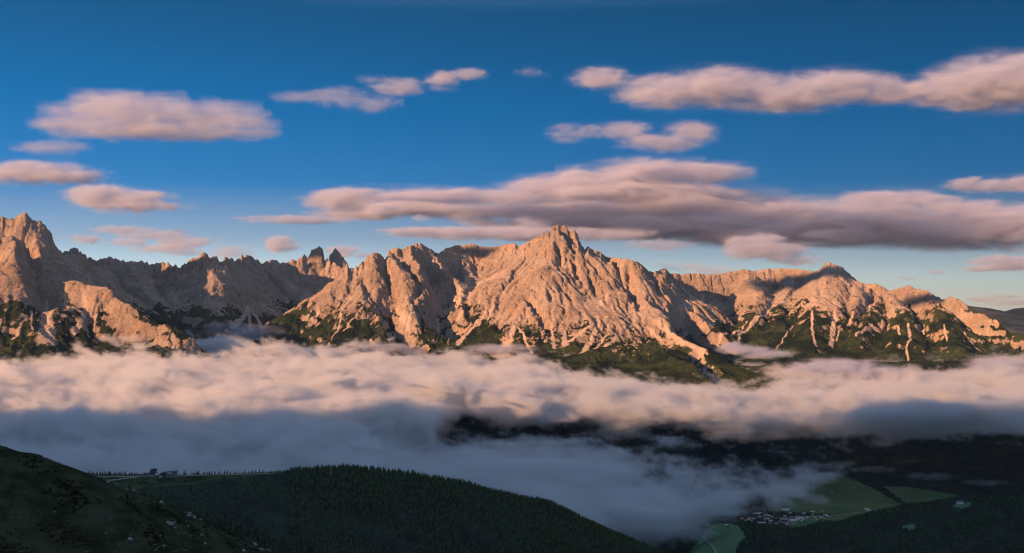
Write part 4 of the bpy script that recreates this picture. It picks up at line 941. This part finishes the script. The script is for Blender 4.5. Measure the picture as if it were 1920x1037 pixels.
if DO_CLOUDS:
    M_sea = cloud_mat('fog', col=(.785, .80, .80), aniso=.2)
    o = deck('cloud_sea', sea_map, (-5300, 5100, -900), (5400, 9900, -230), (17, 17, 13), [('y', 5100.0, 5300.0), ('y', 9900.0, 9300.0)], M_sea, .022)
    tag(o, kind='stuff')
    o = deck('cloud_sea', sea_map, (-2900, 2250, -900), (3000, 5300, -280), (11, 11, 11), [('y', 5300.0, 5100.0), ('y', 2250.0, 2600.0)], M_sea, .022)
    tag(o, kind='stuff')
    o = deck('fog_bank', bank_map, (-1500, 2700, -1080), (1800, 5000, -380), (9, 9, 9), [('y', 2700.0, 3000.0), ('x', -1500.0, -900.0)], M_sea, .019, 165.0, (330, 100, 110), 34.0)
    tag(o, kind='stuff')

def sky_cloud(label, D, blobs, soft=.25, amp=.9, dens=.006, depth=2.0, nsc=44, st=2.6, vox=2.2, thr=-0.02, cat='cloud', kind=None, name='cloud'):
    """blobs: (px, py, half width, half height) in photo pixels at distance D; real ellipsoids of vapour there"""
    E = []
    for cx_, cy_, rx, ry in blobs:
        rx *= 1.12; ry *= 1.15
        c = np.array(Wp(cx_, cy_, D)); k = D / F
        E.append((c, np.array([rx * k, max(ry * depth, rx * .35) * k, ry * k])))
    m_ = 1.5
    lo = [float(min(c[i] - r[i] * m_ for c, r in E)) for i in range(3)]; hi = [float(max(c[i] + r[i] * m_ for c, r in E)) for i in range(3)]
    k = D / F
    def field(b, p):
        acc = None
        q = b.vm('ADD', p, b.vm('MULTIPLY', b.vm('SUBTRACT', b.n('ShaderNodeTexNoise', {'noise_dimensions': '3D'}, Vector=b.vm('MULTIPLY', p, (1 / (nsc * k * st), 1 / (nsc * k * 2), 1 / (nsc * k)))).outputs['Color'], (.5, .5, .5)), (nsc * k * 1.2, nsc * k * .5, nsc * k * .22)))
        for c, r in E:
            l = b.t.nodes.new('ShaderNodeVectorMath'); l.operation = 'LENGTH'
            b.set(l.inputs[0], b.vm('MULTIPLY', b.vm('SUBTRACT', q, tuple(c)), tuple(1 / r)))
            v = b.m('SUBTRACT', 1.0, l.outputs['Value'])
            acc = v if acc is None else b.m('SMOOTH_MAX', acc, v, .15)
        nz = b.noise(b.vm('MULTIPLY', p, (1 / (nsc * k * st * .6), 1 / (nsc * k), 1 / (nsc * k * .55))), 1.0, 6, .62, .5)
        f_ = b.m('ADD', acc, b.m('MULTIPLY', b.m('SUBTRACT', nz, .5 + thr), amp * 3.6))
        edge = b.m('MULTIPLY', b.m('ADD', b.m('MULTIPLY', b.m('POWER', b.ramp(f_, 0.05, soft * 2.0), 1.3), .9), b.m('MULTIPLY', b.ramp(f_, -.35, .4), .16 if soft >= .5 else .09)), b.ramp(acc, -.24, .15))
        ns_ = b.noise(b.vm('MULTIPLY', p, (1 / (nsc * k * st * 1.6), 1 / (nsc * k), 1 / (nsc * k * .4))), 1.0, 5, .6, .8)
        halo = b.m('MULTIPLY', b.m('MULTIPLY', b.ramp(acc, -.48, .35), b.ramp(ns_, .46, .70)), .22)
        return b.m('MULTIPLY', b.m('ADD', edge, halo), dens)
    vk = vox * k; res = [max(12, min(420, (h - l) / vk)) for l, h in zip(lo, hi)]; res[1] = max(12, res[1] * .5)
    o = volume_obj(name, lo, hi, res, field, M_cloud)
    if kind: tag(o, kind=kind)
    else: tag(o, label, cat, 'clouds drifting over the mountains')
    return o

if DO_CLOUDS:
    M_cloud = cloud_mat('cloud_vapour', col=(.74, .76, .84), aniso=.15)
    S = sky_cloud
    S('large soft lens-shaped grey cloud high above the left massif', 30000, [(290,215,190,36),(220,205,120,30),(390,225,120,28),(140,235,80,18),(300,245,200,18),(430,250,90,12)], dens=.0024, soft=.75, amp=.9)
    S('flat pinkish cloud cut by the left edge, just above a dark sliver-shaped cloud', 18000, [(70,325,110,21),(150,328,45,16),(10,322,60,15)], soft=.4)
    S('dark sliver-shaped cloud tapering right, over the left shaded wall', 17000, [(190,368,60,20),(250,378,80,19),(310,386,55,10)], soft=.35)
    S('faint small cloud under the large lens-shaped cloud, by the left edge', 20000, [(90,278,75,14)], dens=.002, soft=.6)
    S('thin broken grey cloud streak right of the left massif summit', 18000, [(230,431,60,7),(290,440,60,11),(350,455,50,10)], dens=.004, amp=1.1)
    S('low grey cloud streak just above the rounded sunlit knolls', 17500, [(240,455,38,7),(300,468,60,9),(350,472,50,8),(155,448,26,9)], dens=.004, amp=1.1)
    S('pale low cloud touching the jagged shaded ridge', 16500, [(430,472,40,12)], dens=.003, amp=1.0)
    S('small round pink cloud left of the twin dark towers', 17500, [(524,459,30,14),(545,464,20,7)], amp=.9, nsc=30)
    S('small pink cloud tucked right of the twin dark towers', 17500, [(645,472,30,10),(680,478,20,6)], amp=.9, nsc=30)
    S('faint wispy cloud group left of the two small bright puffs', 21000, [(560,182,50,10),(640,185,60,18),(700,196,70,14)], dens=.0018, soft=.6, amp=1.3)
    S('thin white cloud wisp above the faint wispy group', 21000, [(700,150,30,8),(745,163,48,14)], dens=.003, soft=.5, amp=1.2)
    S('small bright puff cloud near the top centre', 21000, [(828,151,30,15),(880,140,28,11)], dens=.0035, soft=.4, amp=1.1, nsc=40)
    S('faintest small cloud wisp left of the long upper right band', 21000, [(990,134,48,10)], dens=.0018, soft=.6, amp=1.2)
    S('long ragged bright cloud band across the upper right sky', 21000, [(1130,147,55,18),(1250,172,90,28),(1350,165,110,32),(1470,175,130,32),(1580,165,120,28),(1660,175,110,18)], dens=.004, soft=.4, amp=1.0)
    S('bright thick cloud cut by the right edge at the top', 20500, [(1880,155,120,45),(1800,165,90,36),(1960,140,80,40)], dens=.0045, soft=.4, amp=.9)
    S('curled wispy cloud under the long upper right band', 21000, [(1070,250,42,16),(1160,245,60,15),(1240,268,75,16),(1290,250,50,20)], dens=.003, soft=.5, amp=1.2)
    S('largest cloud bank, grey below with pink lobes, behind the central summit', 24000,
      [(660,378,80,20),(740,366,120,15),(850,370,150,14),(960,372,110,16),(760,392,150,14),(690,400,100,10),(900,395,160,15),(1040,352,90,20),(1110,342,90,26),(1210,328,110,28),(1310,322,90,22),(1180,362,180,26),
       (1080,395,200,18),(1300,385,190,28),(1440,398,180,30),(1600,415,230,34),(1760,430,220,34),(1900,425,150,38),(1680,375,110,16),(1800,392,130,16),(1250,425,240,22),(1480,440,240,22),(1100,418,200,16)], dens=.005, soft=.3, amp=.8, vox=2.6, nsc=50, st=3.4)
    S('small bright puffs lodged in the grey belly of the largest cloud bank', 22500, [(715,392,26,11),(700,398,20,8),(790,408,16,6)], dens=.005, nsc=20, vox=1.6)
    S('long thin flat cloud strip touching the top left of the central summit', 22000, [(830,436,110,10),(960,438,160,12),(1100,440,120,12)], dens=.004)
    S('pale thin cloud strip left of the largest cloud bank', 22000, [(560,412,100,7),(480,408,50,4)], dens=.003)
    S('small flat cloud patch right of the central summit', 20000, [(1235,458,60,10)], dens=.003)
    S('glowing pink cumulus cloud above the saddle of the right range', 15500, [(1420,464,55,24),(1465,474,50,18),(1505,486,34,12),(1395,458,36,15)], dens=.006, soft=.3, amp=1.0, nsc=34)
    S('pinkish mist cloud lying on the saddle between both summits', 12600, [(1330,510,60,13),(1290,503,46,9),(1250,497,40,7)], dens=.004, soft=.6, amp=1.1, nsc=34)
    S('thin pink vapour plume clinging to the left side of the highest summit', 11150, [(1005,428,28,17),(985,418,22,12),(1022,436,18,12)], dens=.006, soft=.7, amp=1.0, nsc=26)
    S('narrow bright cloud strip at the right edge above the largest bank', 20000, [(1860,347,85,14),(1930,345,60,16)], dens=.004)
    S('dark low cloud at the right edge under the largest bank', 19000, [(1880,488,60,11),(1920,497,70,12),(1840,504,40,5)], dens=.006)
    S('tiny flat dark cloud over the right shoulder of the range', 19000, [(1700,522,24,3)], dens=.004, vox=1.5)
    S('small flat cloud just above the tiny one at right', 19000, [(1758,510,24,4)], dens=.004, vox=1.5)
    S('pale cloud streaks low over the far blue hills', 23000, [(1850,562,45,6),(1900,568,50,6),(1880,556,40,4)], dens=.003, vox=1.6)

def shadow_patch(x, y, z, rx, ry, rz, dens):
    """an unseen cloud placed up the sun path for the shadow it casts"""
    k = 4.0; lo = [x - rx * 1.3, y - ry * 1.3, z - rz * 1.3]; hi = [x + rx * 1.3, y + ry * 1.3, z + rz * 1.3]
    def field(b, p):
        l = b.t.nodes.new('ShaderNodeVectorMath'); l.operation = 'LENGTH'
        b.set(l.inputs[0], b.vm('MULTIPLY', b.vm('SUBTRACT', p, (x, y, z)), (1 / rx, 1 / ry, 1 / rz)))
        nz = b.noise(b.vm('MULTIPLY', p, (2.2 / rx, 2.2 / rx, 1.2 / rz)), 1.0, 5, .6, .4)
        f_ = b.m('ADD', b.m('SUBTRACT', 1.0, l.outputs['Value']), b.m('MULTIPLY', b.m('SUBTRACT', nz, .5), 2.0))
        return b.m('MULTIPLY', b.ramp(f_, 0, .5), dens)
    tag(volume_obj('shadow_cloud', lo, hi, (60, 24, 24), field, M_cloud), kind='stuff')
if DO_CLOUDS:
    for (px_, py_, D_, s_, hw, hh) in [(1490, 525, 12000, 9300, 620, 150), (1590, 520, 12000, 9300, 380, 110), (885, 472, 11600, 7200, 330, 75), (1745, 566, 11200, 9300, 330, 90), (608, 474, 15700, 9000, 620, 130)]:  # shadows on the slopes; last cloud added to darken the towers
        q = Wp(px_, py_, D_); shadow_patch(q[0] + LD[0] * -s_, q[1] + LD[1] * -s_, q[2] - LD[2] * s_, hw, hw * .5, hh, .02)
    q = (5000, 24000, 1480); s_ = 16300; shadow_patch(q[0] - LD[0] * s_, q[1] - LD[1] * s_, q[2] - LD[2] * s_, 8200, 1500, 470, .0010)  # unseen cloud added to shade the lower part of the largest bank
if DO_HAZE:
    hm, ht = mat('haze_air'); pv = ht.nodes.new('ShaderNodeVolumePrincipled'); ho = ht.nodes.new('ShaderNodeOutputMaterial')
    pv.inputs['Color'].default_value = rgb(.50, .70, 1.0); pv.inputs['Density'].default_value = HAZE; pv.inputs['Anisotropy'].default_value = .3
    ht.links.new(pv.outputs[0], ho.inputs['Volume'])
    tag(obj('haze', MB().box(-16000, 21000, -7000, 31000, -1540, 1250).mesh('haze', hm)), kind='stuff')

if DO_CLOUDS:
    def wisp(D, blobs, dens=.004, **k): return sky_cloud('', D, blobs, dens=dens, kind='stuff', name='fog_wisp', depth=3, **k)
    wisp(5900, [(1560,868,40,5),(1640,880,50,5),(1750,893,45,6),(1850,905,40,5)], .004, nsc=20, amp=1.2)
    wisp(8700, [(1395,656,45,9),(1440,664,50,8),(1375,650,18,8)], .012, nsc=22, amp=.8)
    wisp(8500, [(1560,690,80,16),(1630,700,70,14),(1690,705,50,10)], .010, nsc=26, amp=.9)
    wisp(8600, [(1870,690,60,16),(1830,700,50,12)], .008, nsc=26, amp=.9)
    wisp(9500, [(455,622,70,14),(420,612,40,8)], .003, nsc=30, soft=.6)
    wisp(6300, [(1690,922,55,10),(1655,905,16,6),(1740,930,50,6)], .006, nsc=22, amp=1.0)
    wisp(5200, [(1525,935,26,9),(1490,925,30,8),(1560,890,22,6)], .006, nsc=18, amp=1.0)
    wisp(9300, [(940,655,60,10),(700,655,80,12)], .006, nsc=24, amp=1.0)
